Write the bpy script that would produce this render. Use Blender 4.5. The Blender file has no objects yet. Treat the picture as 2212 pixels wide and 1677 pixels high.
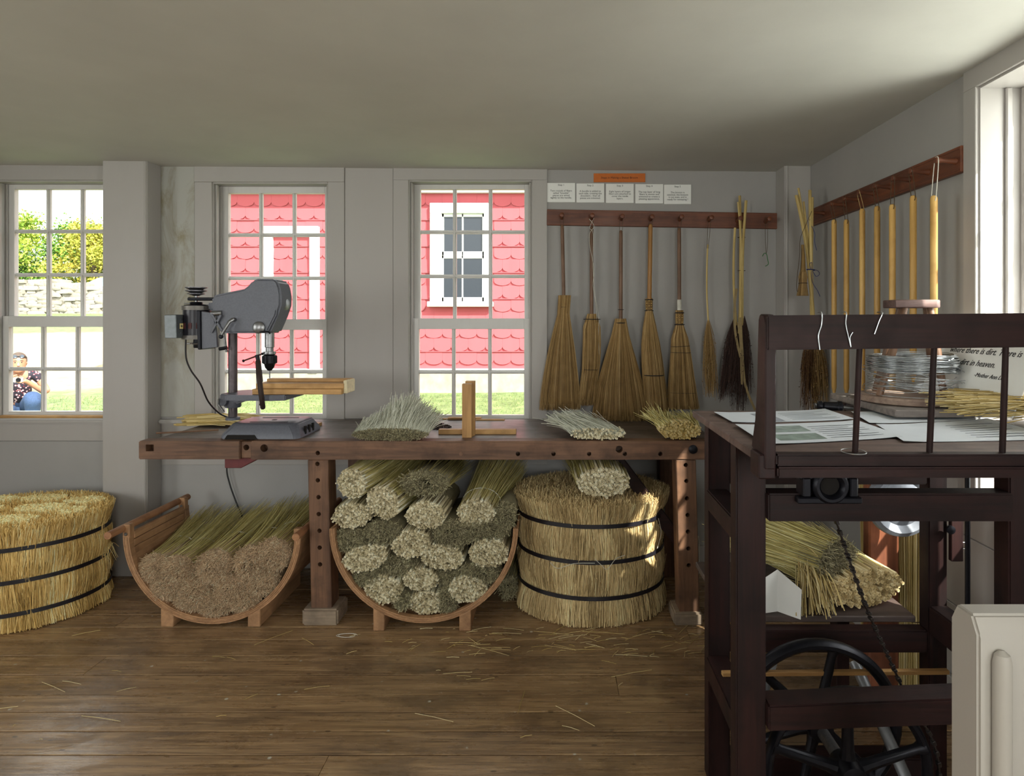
import bpy, bmesh, math, random
import numpy as np
from mathutils import Vector, Matrix

random.seed(7)
rng = np.random.default_rng(7)
sc = bpy.context.scene
C = sc.collection

# ------------------------------------------------------------------ camera, sky, sun, added fill lamps, exposure
F, U0, V0, H = 1383.0, 1195.0, 690.0, 1.45          # focal length and principal point in photo pixels, eye height
def at(u, v, Y):
    """measured photo point at depth Y -> metres (x right, y away from the camera, z up)"""
    return Vector(((u - U0) * Y / F, Y, H - (v - V0) * Y / F))

cam_d = bpy.data.cameras.new('camera'); cam = bpy.data.objects.new('camera', cam_d); C.objects.link(cam)
cam.location = (0, 0, H); cam.rotation_euler = (math.pi / 2, 0, 0)
cam_d.sensor_width = 36; cam_d.lens = F / 2212 * 36
cam_d.shift_x = -(U0 - 1106) / 2212; cam_d.shift_y = -(838.5 - V0) / 2212
cam_d.clip_start = 0.05; cam_d.clip_end = 400
sc.camera = cam

SKY, SUN = 2.3, 9.0
w = bpy.data.worlds.new('sky'); sc.world = w; w.use_nodes = True
bg = w.node_tree.nodes['Background']; bg.inputs[0].default_value = (0.98, 0.99, 1.0, 1); bg.inputs[1].default_value = SKY
sun_d = bpy.data.lights.new('sun', 'SUN'); sun_d.energy = SUN; sun_d.angle = math.radians(0.55); sun_d.color = (1.0, 0.95, 0.86)
sun = bpy.data.objects.new('sun', sun_d); C.objects.link(sun)
sun.rotation_euler = Vector((-0.66, 0.75, -0.90)).to_track_quat('-Z', 'Y').to_euler()
def fill_lamp(name, loc, aim, sx, sy, watts, col=(1.0, 0.975, 0.94)):  # area lamps added to brighten the room beyond what the sky gives
    d = bpy.data.lights.new(name, 'AREA'); d.shape = 'RECTANGLE'; d.size = sx; d.size_y = sy; d.energy = watts; d.color = col
    o = bpy.data.objects.new(name, d); C.objects.link(o); o.location = loc
    o.rotation_euler = Vector(aim).to_track_quat('-Z', 'Z').to_euler()
fill_lamp('fill_lamp_front_a', (-2.9, -2.32, 1.55), (0, 1, 0), 1.2, 1.4, 38)  # added fill from behind the camera, outside presumed windows out of view
fill_lamp('fill_lamp_front_b', (0.7, -2.32, 1.55), (0, 1, 0), 1.2, 1.4, 38)
fill_lamp('fill_lamp_left', (-4.52, 0.9, 1.55), (1, 0, 0), 1.4, 1.4, 34)  # added fill from the unseen left wall
fill_lamp('daylight_right_window', (1.85, 1.84, 1.55), (-1, 0, 0), 1.4, 0.7, 22)  # boost lamp added outside the right window
fill_lamp('fill_lamp_right_b', (1.85, -0.6, 1.55), (-1, 0, 0), 1.4, 1.2, 30)  # added fill from the right wall behind the camera
vs = sc.view_settings
vs.view_transform = 'Standard'; vs.look = 'None'; vs.exposure = 0.75; vs.gamma = 1.0; vs.use_curve_mapping = False

# ------------------------------------------------------------------ helpers
ORG = {}
def tag(o, label=None, cat=None, group=None, kind=None):
    if label: o['label'] = label
    if cat: o['category'] = cat
    if group: o['group'] = group
    if kind: o['kind'] = kind
    return o
def thing(name, label, cat, loc, group=None):
    o = bpy.data.objects.new(name, None); C.objects.link(o); o.location = loc
    o.empty_display_size = 0.05; ORG[o] = Vector(loc)
    return tag(o, label, cat, group)
def struct(name, loc=(0, 0, 0)):
    o = bpy.data.objects.new(name, None); C.objects.link(o); o.location = loc; ORG[o] = Vector(loc); o['kind'] = 'structure'
    return o
def finish(name, me, mat, parent, origin):
    o = bpy.data.objects.new(name, me); C.objects.link(o)
    if mat is not None: me.materials.append(mat)
    if parent is not None: o.parent = parent
    else: o.location = origin
    ORG[o] = Vector(origin)
    return o
class MB:
    def __init__(s): s.v = []; s.f = []
    def add(s, vs_, fs_):
        n = len(s.v); s.v += [tuple(p) for p in vs_]; s.f += [tuple(i + n for i in f) for f in fs_]; return s
    def hexa(s, p):
        return s.add(p, [(0, 3, 2, 1), (4, 5, 6, 7), (0, 1, 5, 4), (1, 2, 6, 5), (2, 3, 7, 6), (3, 0, 4, 7)])
    def box(s, x0, x1, y0, y1, z0, z1):
        return s.hexa([(x0, y0, z0), (x1, y0, z0), (x1, y1, z0), (x0, y1, z0), (x0, y0, z1), (x1, y0, z1), (x1, y1, z1), (x0, y1, z1)])
    def obox(s, c, size, R):
        h = [k / 2 for k in size]; c = Vector(c)
        q = [(-1, -1, -1), (1, -1, -1), (1, 1, -1), (-1, 1, -1), (-1, -1, 1), (1, -1, 1), (1, 1, 1), (-1, 1, 1)]
        return s.hexa([c + R @ Vector((a * h[0], b * h[1], d * h[2])) for a, b, d in q])
    def bar(s, a, b, wdt, thk, up=(0, 0, 1)):
        a, b = Vector(a), Vector(b); d = (b - a); L = d.length; d.normalize()
        x = d.cross(Vector(up)).normalized(); y = x.cross(d)
        R = Matrix((x, d, y)).transposed()
        return s.obox((a + b) / 2, (wdt, L, thk), R)
    def tube(s, pts, r, n=8, caps=True):
        pts = [Vector(p) for p in pts]; m = len(pts); rr = r if isinstance(r, (list, tuple)) else [r] * m
        vs_, fs_ = [], []; prev = None
        for i, p in enumerate(pts):
            t = (pts[min(i + 1, m - 1)] - pts[max(i - 1, 0)]).normalized()
            if prev is None:
                ref = Vector((0, 0, 1)) if abs(t.z) < 0.9 else Vector((1, 0, 0)); x = t.cross(ref).normalized()
            else: x = (prev - t * prev.dot(t)).normalized()
            prev = x; y = t.cross(x)
            for k in range(n):
                a = 2 * math.pi * k / n; vs_.append(p + (x * math.cos(a) + y * math.sin(a)) * rr[i])
        for i in range(m - 1):
            for k in range(n):
                k2 = (k + 1) % n; fs_.append((i * n + k, i * n + k2, (i + 1) * n + k2, (i + 1) * n + k))
        if caps: fs_.append(tuple(range(n))[::-1]); fs_.append(tuple((m - 1) * n + k for k in range(n)))
        return s.add(vs_, fs_)
    def lathe(s, prof, o=(0, 0, 0), d=(0, 0, 1), n=20, caps=True):
        o = Vector(o); d = Vector(d).normalized(); ref = Vector((0, 0, 1)) if abs(d.z) < 0.9 else Vector((1, 0, 0))
        x = d.cross(ref).normalized(); y = d.cross(x); vs_, fs_ = [], []; m = len(prof)
        for r, h in prof:
            for k in range(n):
                a = 2 * math.pi * k / n; vs_.append(o + d * h + (x * math.cos(a) + y * math.sin(a)) * r)
        for i in range(m - 1):
            for k in range(n):
                k2 = (k + 1) % n; fs_.append((i * n + k, i * n + k2, (i + 1) * n + k2, (i + 1) * n + k))
        if caps: fs_.append(tuple(range(n))[::-1]); fs_.append(tuple((m - 1) * n + k for k in range(n)))
        return s.add(vs_, fs_)
    def prism(s, poly, plane, a, b):
        n = len(poly)
        def p3(p, t): return {'xz': (p[0], t, p[1]), 'yz': (t, p[0], p[1]), 'xy': (p[0], p[1], t)}[plane]
        vs_ = [p3(p, a) for p in poly] + [p3(p, b) for p in poly]
        fs_ = [tuple(range(n))[::-1], tuple(range(n, 2 * n))] + [(i, (i + 1) % n, n + (i + 1) % n, n + i) for i in range(n)]
        return s.add(vs_, fs_)
    def loft(s, secs, n=20, axis='z'):
        """secs: (h, ca, cb, ra, rb) ellipse rings along an axis"""
        vs_, fs_ = [], []; m = len(secs)
        for h, ca, cb, ra, rb in secs:
            for k in range(n):
                a = 2 * math.pi * k / n; p, q = ca + ra * math.cos(a), cb + rb * math.sin(a)
                vs_.append((p, q, h) if axis == 'z' else (p, h, q))
        for i in range(m - 1):
            for k in range(n):
                k2 = (k + 1) % n; fs_.append((i * n + k, i * n + k2, (i + 1) * n + k2, (i + 1) * n + k))
        fs_.append(tuple(range(n))[::-1]); fs_.append(tuple((m - 1) * n + k for k in range(n)))
        return s.add(vs_, fs_)
    def torus(s, c, R, r, d=(0, 0, 1), n=32, m=8, sq=1.0):
        c = Vector(c); d = Vector(d).normalized(); ref = Vector((0, 0, 1)) if abs(d.z) < 0.9 else Vector((1, 0, 0))
        x = d.cross(ref).normalized(); y = d.cross(x); vs_, fs_ = [], []
        for i in range(n):
            a = 2 * math.pi * i / n; e = x * math.cos(a) + y * math.sin(a)
            for k in range(m):
                b = 2 * math.pi * k / m; vs_.append(c + e * (R + r * math.cos(b)) + d * (r * sq * math.sin(b)))
        for i in range(n):
            for k in range(m):
                i2, k2 = (i + 1) % n, (k + 1) % m; fs_.append((i * m + k, i2 * m + k, i2 * m + k2, i * m + k2))
        return s.add(vs_, fs_)
    def band(s, c, rx, ry, hgt, thk, n=48):
        """flat strap round an ellipse"""
        vs_, fs_ = [], []
        for i in range(n):
            a = 2 * math.pi * i / n; ca, sa = math.cos(a), math.sin(a)
            for k in range(4):
                t = thk if k in (1, 2) else -thk; z = -hgt / 2 if k < 2 else hgt / 2
                vs_.append((c[0] + (rx + t) * ca, c[1] + (ry + t) * sa, c[2] + z))
        for i in range(n):
            i2 = (i + 1) % n
            for k in range(4):
                k2 = (k + 1) % 4; fs_.append((i * 4 + k, i2 * 4 + k, i2 * 4 + k2, i * 4 + k2))
        return s.add(vs_, fs_)
    def build(s, name, mat, parent=None, bevel=0.0, smooth=True, seg=1, angle=35):
        if parent is not None: o = ORG[parent]
        else:
            a = np.array(s.v); o = Vector(((a[:, 0].min() + a[:, 0].max()) / 2, (a[:, 1].min() + a[:, 1].max()) / 2, a[:, 2].min()))
        me = bpy.data.meshes.new(name)
        me.from_pydata([(p[0] - o[0], p[1] - o[1], p[2] - o[2]) for p in s.v], [], s.f)
        bm = bmesh.new(); bm.from_mesh(me)
        bmesh.ops.recalc_face_normals(bm, faces=bm.faces)
        if bevel > 0:
            es = [e for e in bm.edges if len(e.link_faces) == 2 and e.calc_face_angle(0) > 0.5]
            bmesh.ops.bevel(bm, geom=es, offset=bevel, segments=seg, affect='EDGES', clamp_overlap=True)
        bm.to_mesh(me); bm.free()
        if smooth:
            me.polygons.foreach_set('use_smooth', [True] * len(me.polygons)); me.set_sharp_from_angle(angle=math.radians(angle))
        return finish(name, me, mat, parent, o)
def B(x0, x1, y0, y1, z0, z1): return MB().box(x0, x1, y0, y1, z0, z1)

def np_obj(name, verts, quads, tone, mat, parent=None, kind='stuff', origin=None, smooth=False):
    verts = np.asarray(verts, float).reshape(-1, 3); quads = np.asarray(quads, np.int32).reshape(-1, 4)
    if parent is not None: o = ORG[parent]
    elif origin is not None: o = Vector(origin)
    else: o = Vector(((verts[:, 0].min() + verts[:, 0].max()) / 2, (verts[:, 1].min() + verts[:, 1].max()) / 2, verts[:, 2].min()))
    me = bpy.data.meshes.new(name); me.vertices.add(len(verts)); me.vertices.foreach_set('co', (verts - np.array(o)).ravel())
    nq = len(quads); me.loops.add(nq * 4); me.loops.foreach_set('vertex_index', quads.ravel())
    me.polygons.add(nq); me.polygons.foreach_set('loop_start', np.arange(0, nq * 4, 4, dtype=np.int32))
    me.polygons.foreach_set('loop_total', np.full(nq, 4, np.int32))
    if smooth: me.polygons.foreach_set('use_smooth', np.ones(nq, bool))
    elif name in ('stalks', 'foliage', 'cut_top'): me.polygons.foreach_set('use_smooth', np.zeros(nq, bool))
    me.update(calc_edges=True); me.validate()
    if tone is not None:
        at_ = me.attributes.new('tone', 'FLOAT', 'POINT'); at_.data.foreach_set('value', np.asarray(tone, np.float32))
    ob = finish(name, me, mat, parent, o)
    if kind: ob['kind'] = kind
    return ob
def strand_mesh(paths, rad, tone, sides=3):
    """paths (N,K,3), rad (N,K) or scalar, tone (N,) or (N,K)"""
    P = np.asarray(paths, float); N, K, _ = P.shape
    T = np.gradient(P, axis=1); T /= np.linalg.norm(T, axis=2, keepdims=True) + 1e-9
    ref = rng.normal(size=(N, 1, 3)); X = np.cross(T, ref); X /= np.linalg.norm(X, axis=2, keepdims=True) + 1e-9
    Y = np.cross(T, X); R = np.broadcast_to(np.asarray(rad, float).reshape((-1, 1) if np.ndim(rad) == 1 else np.shape(rad)), (N, K))[..., None]
    V = np.stack([P + R * (X * math.cos(2 * math.pi * k / sides) + Y * math.sin(2 * math.pi * k / sides)) for k in range(sides)], 2)
    idx = np.arange(N * K * sides).reshape(N, K, sides); nx = np.roll(idx, -1, axis=2)
    Q = np.stack([idx[:, :-1], nx[:, :-1], nx[:, 1:], idx[:, 1:]], -1).reshape(-1, 4)
    tn = np.asarray(tone, float); tn = tn[:, None] if tn.ndim == 1 else tn
    return V.reshape(-1, 3), Q, np.broadcast_to(np.broadcast_to(tn, (N, K))[..., None], (N, K, sides)).ravel()
def joinm(*ms):
    vs_, qs, ts, n = [], [], [], 0
    for v, q, t in ms:
        vs_.append(v); qs.append(np.asarray(q) + n); ts.append(t); n += len(v)
    return np.concatenate(vs_), np.concatenate(qs), np.concatenate(ts)
def mb_np(mb, tone):
    """quads of a builder (ngons fanned to quads) as arrays"""
    q = []
    for f in mb.f:
        if len(f) == 4: q.append(f)
        else:
            for i in range(1, len(f) - 1, 2):
                q.append((f[0], f[i], f[i + 1], f[i + 2] if i + 2 < len(f) else f[0]) if i + 2 < len(f) else (f[0], f[i], f[i + 1], f[i + 1]))
    q = [k for k in q if len(set(k)) == 4]
    return np.array(mb.v, float), np.array(q), np.full(len(mb.v), tone, float)
def copy_tree(o, parent=None):
    c = o.copy(); C.objects.link(c); c.parent = parent
    ORG[c] = ORG[o]
    for ch in o.children: copy_tree(ch, c)
    return c

# ------------------------------------------------------------------ materials
MATS = {}
def lin(h):
    h = h.lstrip('#'); r = [int(h[i:i + 2], 16) / 255 for i in (0, 2, 4)]
    return tuple(c / 12.92 if c <= 0.04045 else ((c + 0.055) / 1.055) ** 2.4 for c in r) + (1,)
def col(c): return lin(c) if isinstance(c, str) else tuple(c) + (1,) * (4 - len(c))
class Nt:
    def __init__(s, name):
        s.m = bpy.data.materials.new(name); s.m.use_nodes = True; s.t = s.m.node_tree; s.n = s.t.nodes; s.l = s.t.links
        s.b = s.n['Principled BSDF']; s.out = s.n['Material Output']
    def new(s, ty, **k):
        n = s.n.new(ty)
        for a, v in k.items(): setattr(n, a, v)
        return n
    def link(s, a, b): s.l.new(a, b)
    def coord(s, scale, rnd=False):
        tc = s.new('ShaderNodeTexCoord'); mp = s.new('ShaderNodeMapping'); s.link(tc.outputs['Object'], mp.inputs[0]); mp.inputs['Scale'].default_value = scale
        if rnd:
            oi = s.new('ShaderNodeObjectInfo'); vm = s.new('ShaderNodeVectorMath', operation='SCALE'); vm.inputs[0].default_value = (37, 51, 23)
            s.link(oi.outputs['Random'], vm.inputs['Scale']); s.link(vm.outputs[0], mp.inputs['Location'])
        return mp.outputs[0]
    def noise(s, vec, scale, detail=6, rough=0.6, dist=0):
        n = s.new('ShaderNodeTexNoise'); n.inputs['Scale'].default_value = scale; n.inputs['Detail'].default_value = detail
        n.inputs['Roughness'].default_value = rough; n.inputs['Distortion'].default_value = dist
        if vec is not None: s.link(vec, n.inputs['Vector'])
        return n.outputs['Fac']
    def ramp(s, fac, stops):
        r = s.new('ShaderNodeValToRGB'); e = r.color_ramp.elements
        while len(e) < len(stops): e.new(0.5)
        for i, (p, c) in enumerate(stops): e[i].position = p; e[i].color = col(c)
        s.link(fac, r.inputs[0]); return r.outputs[0]
    def mix(s, fac, a, b, mode='MIX'):
        m = s.new('ShaderNodeMix', data_type='RGBA', blend_type=mode)
        if hasattr(fac, 'links'): s.link(fac, m.inputs[0])
        else: m.inputs[0].default_value = fac
        for x, i in ((a, 6), (b, 7)):
            if hasattr(x, 'links'): s.link(x, m.inputs[i])
            else: m.inputs[i].default_value = col(x)
        return m.outputs[2]
    def bump(s, hgt, strength, dist=0.01):
        b = s.new('ShaderNodeBump'); b.inputs['Strength'].default_value = strength; b.inputs['Distance'].default_value = dist
        s.link(hgt, b.inputs['Height']); s.link(b.outputs[0], s.b.inputs['Normal'])
    def color(s, o): s.link(o, s.b.inputs['Base Color'])
    def rough(s, v):
        if hasattr(v, 'links'): s.link(v, s.b.inputs['Roughness'])
        else: s.b.inputs['Roughness'].default_value = v
def cached(f):
    def g(*a, **k):
        key = (f.__name__, str(a), str(k))
        if key not in MATS: MATS[key] = f(*a, **k)
        return MATS[key]
    return g
@cached
def plain(name, c, rough=0.6, metal=0.0, var=0.15, scale=40, bump=0.1):
    t = Nt(name); v = t.coord((1, 1, 1)); n = t.noise(v, scale); c = col(c)
    lo = tuple(x * (1 - var) for x in c[:3]); hi = tuple(min(1, x * (1 + var)) for x in c[:3])
    t.color(t.ramp(n, [(0.3, lo), (0.7, hi)])); t.rough(rough); t.b.inputs['Metallic'].default_value = metal
    if bump: t.bump(n, bump, 0.002)
    return t.m
@cached
def wood(name, c1, c2, axis='x', rough=0.55, grain=60, stain=0.5, rnd=True, bump=0.25, spec=0.5):
    t = Nt(name); k = {'x': (0.06, 1, 1), 'y': (1, 0.06, 1), 'z': (1, 1, 0.06)}[axis]
    v = t.coord(k, rnd); n = t.noise(v, grain, 8, 0.65, 0.6); n2 = t.noise(v, grain * 0.25, 3, 0.5, 1.5)
    base = t.mix(0.5, t.ramp(n, [(0.36, c1), (0.64, c2)]), t.ramp(n2, [(0.36, c1), (0.64, c2)]))
    v2 = t.coord((1, 1, 1), rnd); n3 = t.noise(v2, 7, 4, 0.6)
    dark = tuple(x * (1 - stain) for x in col(c1)[:3])
    t.color(t.mix(t.ramp(n3, [(0.48, (0, 0, 0)), (0.75, (0.8, 0.8, 0.8))]), base, dark))
    t.b.inputs['Specular IOR Level'].default_value = spec
    t.rough(t.ramp(n3, [(0.3, (rough,) * 3), (0.8, (min(1, rough + 0.2),) * 3)])); t.bump(n, bump, 0.002)
    return t.m
@cached
def painted(name, c, grime='8d877a', rough=0.5, amt=0.35, streak=(1, 1, 0.25)):
    t = Nt(name); v = t.coord(streak, True); n = t.noise(v, 3.5, 8, 0.7, 0.3); n2 = t.noise(t.coord((1, 1, 1), True), 90, 3)
    g = t.ramp(n, [(0.5, (0, 0, 0)), (0.85, (amt,) * 3)])
    t.color(t.mix(g, c, grime)); t.rough(rough); t.bump(n2, 0.06, 0.002)
    return t.m
@cached
def straw(name, stops, rough=0.6, gain=1.0):
    stops = [(p, tuple(min(0.95, c * gain) for c in col(h)[:3])) for p, h in stops]
    t = Nt(name); a = t.new('ShaderNodeAttribute', attribute_name='tone'); v = t.coord((1, 1, 1)); n = t.noise(v, 18, 3)
    m = t.new('ShaderNodeMath', operation='MULTIPLY_ADD'); t.link(n, m.inputs[0]); m.inputs[1].default_value = 0.35; t.link(a.outputs['Fac'], m.inputs[2])
    m2 = t.new('ShaderNodeMath', operation='SUBTRACT'); t.link(m.outputs[0], m2.inputs[0]); m2.inputs[1].default_value = 0.17
    t.color(t.ramp(m2.outputs[0], stops)); t.rough(rough); t.b.inputs['Specular IOR Level'].default_value = 0.3
    return t.m
@cached
def metal(name, c, rough=0.35, var=0.2):
    return plain(name, c, rough, 0.9, var, 60, 0.05)
@cached
def glass(name):
    t = Nt(name); tr = t.new('ShaderNodeBsdfTransparent'); gl = t.new('ShaderNodeBsdfGlossy'); gl.inputs['Roughness'].default_value = 0.02
    tr.inputs[0].default_value = (0.96, 0.98, 0.97, 1)
    lw = t.new('ShaderNodeLayerWeight'); lw.inputs[0].default_value = 0.5; pw_ = t.new('ShaderNodeMath', operation='POWER'); t.link(lw.outputs['Facing'], pw_.inputs[0]); pw_.inputs[1].default_value = 5
    fr = t.new('ShaderNodeMath', operation='MULTIPLY_ADD'); t.link(pw_.outputs[0], fr.inputs[0]); fr.inputs[1].default_value = 0.6; fr.inputs[2].default_value = 0.03
    n = t.noise(t.coord((1, 1, 1), True), 9, 2); b = t.new('ShaderNodeBump'); b.inputs['Strength'].default_value = 0.02; b.inputs['Distance'].default_value = 0.01
    t.link(n, b.inputs['Height']); t.link(b.outputs[0], gl.inputs['Normal'])
    mx = t.new('ShaderNodeMixShader'); t.link(fr.outputs[0], mx.inputs[0]); t.link(tr.outputs[0], mx.inputs[1]); t.link(gl.outputs[0], mx.inputs[2])
    t.link(mx.outputs[0], t.out.inputs['Surface']); return t.m

def m_plaster(name, c, c2):
    t = Nt(name); v = t.coord((1, 1, 1)); n = t.noise(v, 1.6, 5, 0.6); n2 = t.noise(v, 55, 4); n3 = t.noise(v, 4, 9, 0.75, 0.8)
    base = t.mix(t.ramp(n, [(0.35, (0, 0, 0)), (0.7, (1, 1, 1))]), c, c2)
    spots = t.ramp(n3, [(0.69, (0, 0, 0)), (0.78, (0.35, 0.35, 0.35))])
    t.color(t.mix(spots, base, '9a948a')); t.rough(0.75); t.bump(n2, 0.08, 0.004); return t.m
M_ceil = m_plaster('ceiling_plaster', (0.56, 0.55, 0.51), (0.50, 0.49, 0.455))
M_wall = m_plaster('wall_plaster', (0.36, 0.345, 0.335), (0.32, 0.31, 0.30))
M_trim = painted('trim_paint', (0.385, 0.362, 0.345), amt=0.22)
M_sash = painted('sash_paint', (0.62, 0.605, 0.59), amt=0.3, rough=0.4)
M_glass = glass('window_glass')
def m_stained():
    t = Nt('water_stained_paint'); v = t.coord((1, 1, 0.35)); n = t.noise(v, 9, 8, 0.7, 0.6); tc = t.new('ShaderNodeTexCoord'); sp = t.new('ShaderNodeSeparateXYZ'); t.link(tc.outputs['Object'], sp.inputs[0])
    mr = t.new('ShaderNodeMapRange'); t.link(sp.outputs['Z'], mr.inputs[0]); mr.inputs[1].default_value = 0.7; mr.inputs[2].default_value = 1.5
    m = t.new('ShaderNodeMath', operation='MULTIPLY'); t.link(t.ramp(n, [(0.42, (0, 0, 0)), (0.62, (1, 1, 1))]), m.inputs[0]); t.link(mr.outputs[0], m.inputs[1])
    t.color(t.mix(m.outputs[0], (0.38, 0.375, 0.345), (0.25, 0.22, 0.145))); t.rough(0.6); return t.m
M_stain = m_stained()
def m_floor():
    t = Nt('floor_plank_wood'); v = t.coord((0.05, 1, 1), True); n = t.noise(v, 42, 9, 0.7, 1.0); n2 = t.noise(v, 9, 4, 0.6, 2.0)
    v2 = t.coord((0.5, 1, 1), True); n3 = t.noise(v2, 6, 6, 0.65, 0.4); v3 = t.coord((1, 1, 1), True); n4 = t.noise(v3, 14, 3)
    base = t.mix(0.5, t.ramp(n, [(0.36, '48372a'), (0.5, '987856'), (0.64, 'c8a87e')]), t.ramp(n2, [(0.36, '5f4a35'), (0.64, 'b0906a')]))
    nf = t.noise(t.coord((0.02, 1, 1), True), 230, 5, 0.7, 0.4); base = t.mix(t.ramp(nf, [(0.40, (0.65, 0.65, 0.65)), (0.50, (0, 0, 0))]), base, '3a2a1e')
    dv = t.new('ShaderNodeTexVoronoi'); dv.inputs['Scale'].default_value = 16; t.link(t.coord((0.55, 1.3, 1), True), dv.inputs['Vector']); base = t.mix(t.ramp(dv.outputs['Distance'], [(0.07, (0.85, 0.85, 0.85)), (0.11, (0, 0, 0))]), base, '221813')
    base = t.mix(t.ramp(n3, [(0.5, (0, 0, 0)), (0.66, (0.6,) * 3)]), base, '2e2420')
    oi = t.new('ShaderNodeObjectInfo'); base = t.mix(0.3, base, t.ramp(oi.outputs['Random'], [(0, '7a6048'), (0.5, '9c7c58'), (1, '876a4c')]))
    vo = t.new('ShaderNodeTexVoronoi'); vo.inputs['Scale'].default_value = 13; t.link(t.coord((1, 1, 1), True), vo.inputs['Vector'])
    m = t.new('ShaderNodeMath', operation='MULTIPLY'); t.link(t.ramp(vo.outputs['Distance'], [(0.06, (1, 1, 1)), (0.11, (0, 0, 0))]), m.inputs[0]); t.link(t.ramp(n4, [(0.52, (0, 0, 0)), (0.58, (1, 1, 1))]), m.inputs[1])
    t.color(t.mix(m.outputs[0], base, 'b9b3a6')); gl = t.noise(t.coord((0.25, 1, 1), True), 11, 7, 0.75, 0.5); t.rough(t.ramp(gl, [(0.42, (0.10,) * 3), (0.56, (0.42,) * 3)])); t.bump(nf, 0.25, 0.002)
    return t.m
M_floor = m_floor()
ST_gold = straw('broom_straw', [(0, '574226'), (0.35, '86693e'), (0.7, 'ab8c5c'), (1, 'c8ae80')], gain=1.15)
ST_bale = straw('bale_straw', [(0, '6e5d40'), (0.35, 'a08a62'), (0.7, 'c4af84'), (1, 'dccba2')], gain=1.5)
ST_yell = straw('yellow_bale_straw', [(0, '80663a'), (0.35, 'b8985a'), (0.7, 'd8bd80'), (1, 'ecdcb0')], gain=1.4)
ST_stalk = straw('stalk_ends', [(0, '5f5641'), (0.4, '968b6c'), (0.7, 'c9bea0'), (1, 'ece5d2')], gain=1.25)
ST_fuzz = straw('trimmed_fibre', [(0, '4c4636'), (0.4, '7f7860'), (0.75, 'aaa384'), (1, 'ccc5a8')], gain=1.7)
ST_tan = straw('tan_fibre', [(0, '6b5a48'), (0.4, '9a856c'), (0.75, 'bda68a'), (1, 'd6c6ac')], gain=1.8)
ST_green = straw('greenish_fibre', [(0, '6b6238'), (0.4, '9c9058'), (0.75, 'c2b680'), (1, 'ddd3a6')], gain=1.6)
ST_grey = straw('silvery_fibre', [(0, '8a8a78'), (0.4, 'b4b4a2'), (0.75, 'd0d1c2'), (1, 'e8e9de')], gain=1.1)
ST_dark = straw('dark_seed', [(0, '1f1512'), (0.4, '3a2822'), (0.75, '57403a'), (1, '8a6e55')], gain=1.4)
ST_stick = straw('yellow_stems', [(0, '8a7440'), (0.4, 'b79d5e'), (0.75, 'd6c088'), (1, 'eadcb0')], gain=1.0)
M_twine = plain('twine', '4a3a26', 0.9); M_wtwine = plain('white_twine', 'c9c6bb', 0.9)
M_black = plain('black_band', '14151c', 0.5); M_cord = plain('black_cord', '17171a', 0.45)
def W_bench(a): return wood('bench_wood', '4d3527', '7d5a42', a, 0.5)
def W_crad(a): return wood('bent_wood', '8a6546', 'b88d66', a, 0.5, stain=0.3)
def W_rail(a): return wood('peg_rail_wood', '50291a', '7c4528', a, 0.4, stain=0.3)
def W_mach(a): return wood('dark_red_stained_wood', '170a0b', '2e1614', a, 0.5, stain=0.4, spec=0.28)
def W_hand(a): return wood('pale_handle_wood', 'b98a43', 'dcb36a', a, 0.35, stain=0.12, grain=40)
def W_hred(a): return wood('brown_handle_wood', '5f4330', '80604a', a, 0.4, stain=0.2)
def W_pine(a): return wood('pine_wood', '9a7142', 'c79c63', a, 0.5, stain=0.2)
M_iron = plain('black_iron', '1b1b22', 0.42, 0.6, 0.25, 50, 0.15)
M_press = plain('grey_press_paint', '5a5c66', 0.42, 0.1, 0.12, 120, 0.12)
M_steel = metal('worn_steel', '8a8a8c', 0.35); M_galv = metal('galvanised_wire', 'b8bcc0', 0.32)
M_white = painted('white_card', (0.80, 0.80, 0.78), amt=0.08); M_ink = plain('black_ink', '1b1b1f', 0.7, 0, 0.05, 20, 0)
# ------------------------------------------------------------------ room shell
YW, XR, XL, YF = 3.74, 1.45, -4.2, -2.0           # back wall, right wall, left wall, wall behind the camera
def zc(x): return 2.322 - 0.0085 * x
fl = struct('floor')
B(XL - .1, XR + .2, YF - .1, YW + .2, -0.25, -0.022).build('subfloor', plain('subfloor_dark', '1a1410', 0.9), fl)
y = YF
for i in range(60):
    wd = random.uniform(.105, .15)
    if y + wd > YW - .02: wd = YW - y
    cuts = [XL] + sorted(random.uniform(XL + .6, XR - .4) for _ in range(random.choice((0, 1, 1)))) + [XR]
    for a, b in zip(cuts, cuts[1:]):
        B(a + .0008, b - .0008, y + .0028, y + wd - .0028, -0.022, random.uniform(-.0012, 0)).build('plank', M_floor, fl, bevel=0.0008)
    y += wd
    if y >= YW - .001: break
cl = MB().hexa([(XL - .2, YF - .2, zc(XL)), (XR + .2, YF - .2, zc(XR)), (XR + .2, YW + .25, zc(XR)), (XL - .2, YW + .25, zc(XL)),
                (XL - .2, YF - .2, 2.6), (XR + .2, YF - .2, 2.6), (XR + .2, YW + .25, 2.6), (XL - .2, YW + .25, 2.6)]).build('ceiling', M_ceil)
cl['kind'] = 'structure'
def wall(name, T, lo, hi, ops, thick=.125, top=2.45):
    """wall panel with window openings; T maps (along, outward, up) to the room"""
    o = struct(name); m = MB(); xs = lo
    def bx(a, b, z0, z1): m.hexa([T(*p) for p in [(a, 0, z0), (b, 0, z0), (b, thick, z0), (a, thick, z0), (a, 0, z1), (b, 0, z1), (b, thick, z1), (a, thick, z1)]])
    for a, b, z0, z1 in ops:
        bx(xs, a, -.2, top); bx(a, b, -.2, z0); bx(a, b, z1, top); xs = b
    bx(xs, hi, -.2, top); m.build('plaster', M_wall, o, smooth=False); return o
TB = lambda x, o, z: (x, YW + o, z)
TR = lambda x, o, z: (XR + (o + .07 if o > .011 else o), x, z)      # deep reveal: sash set well out
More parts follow.
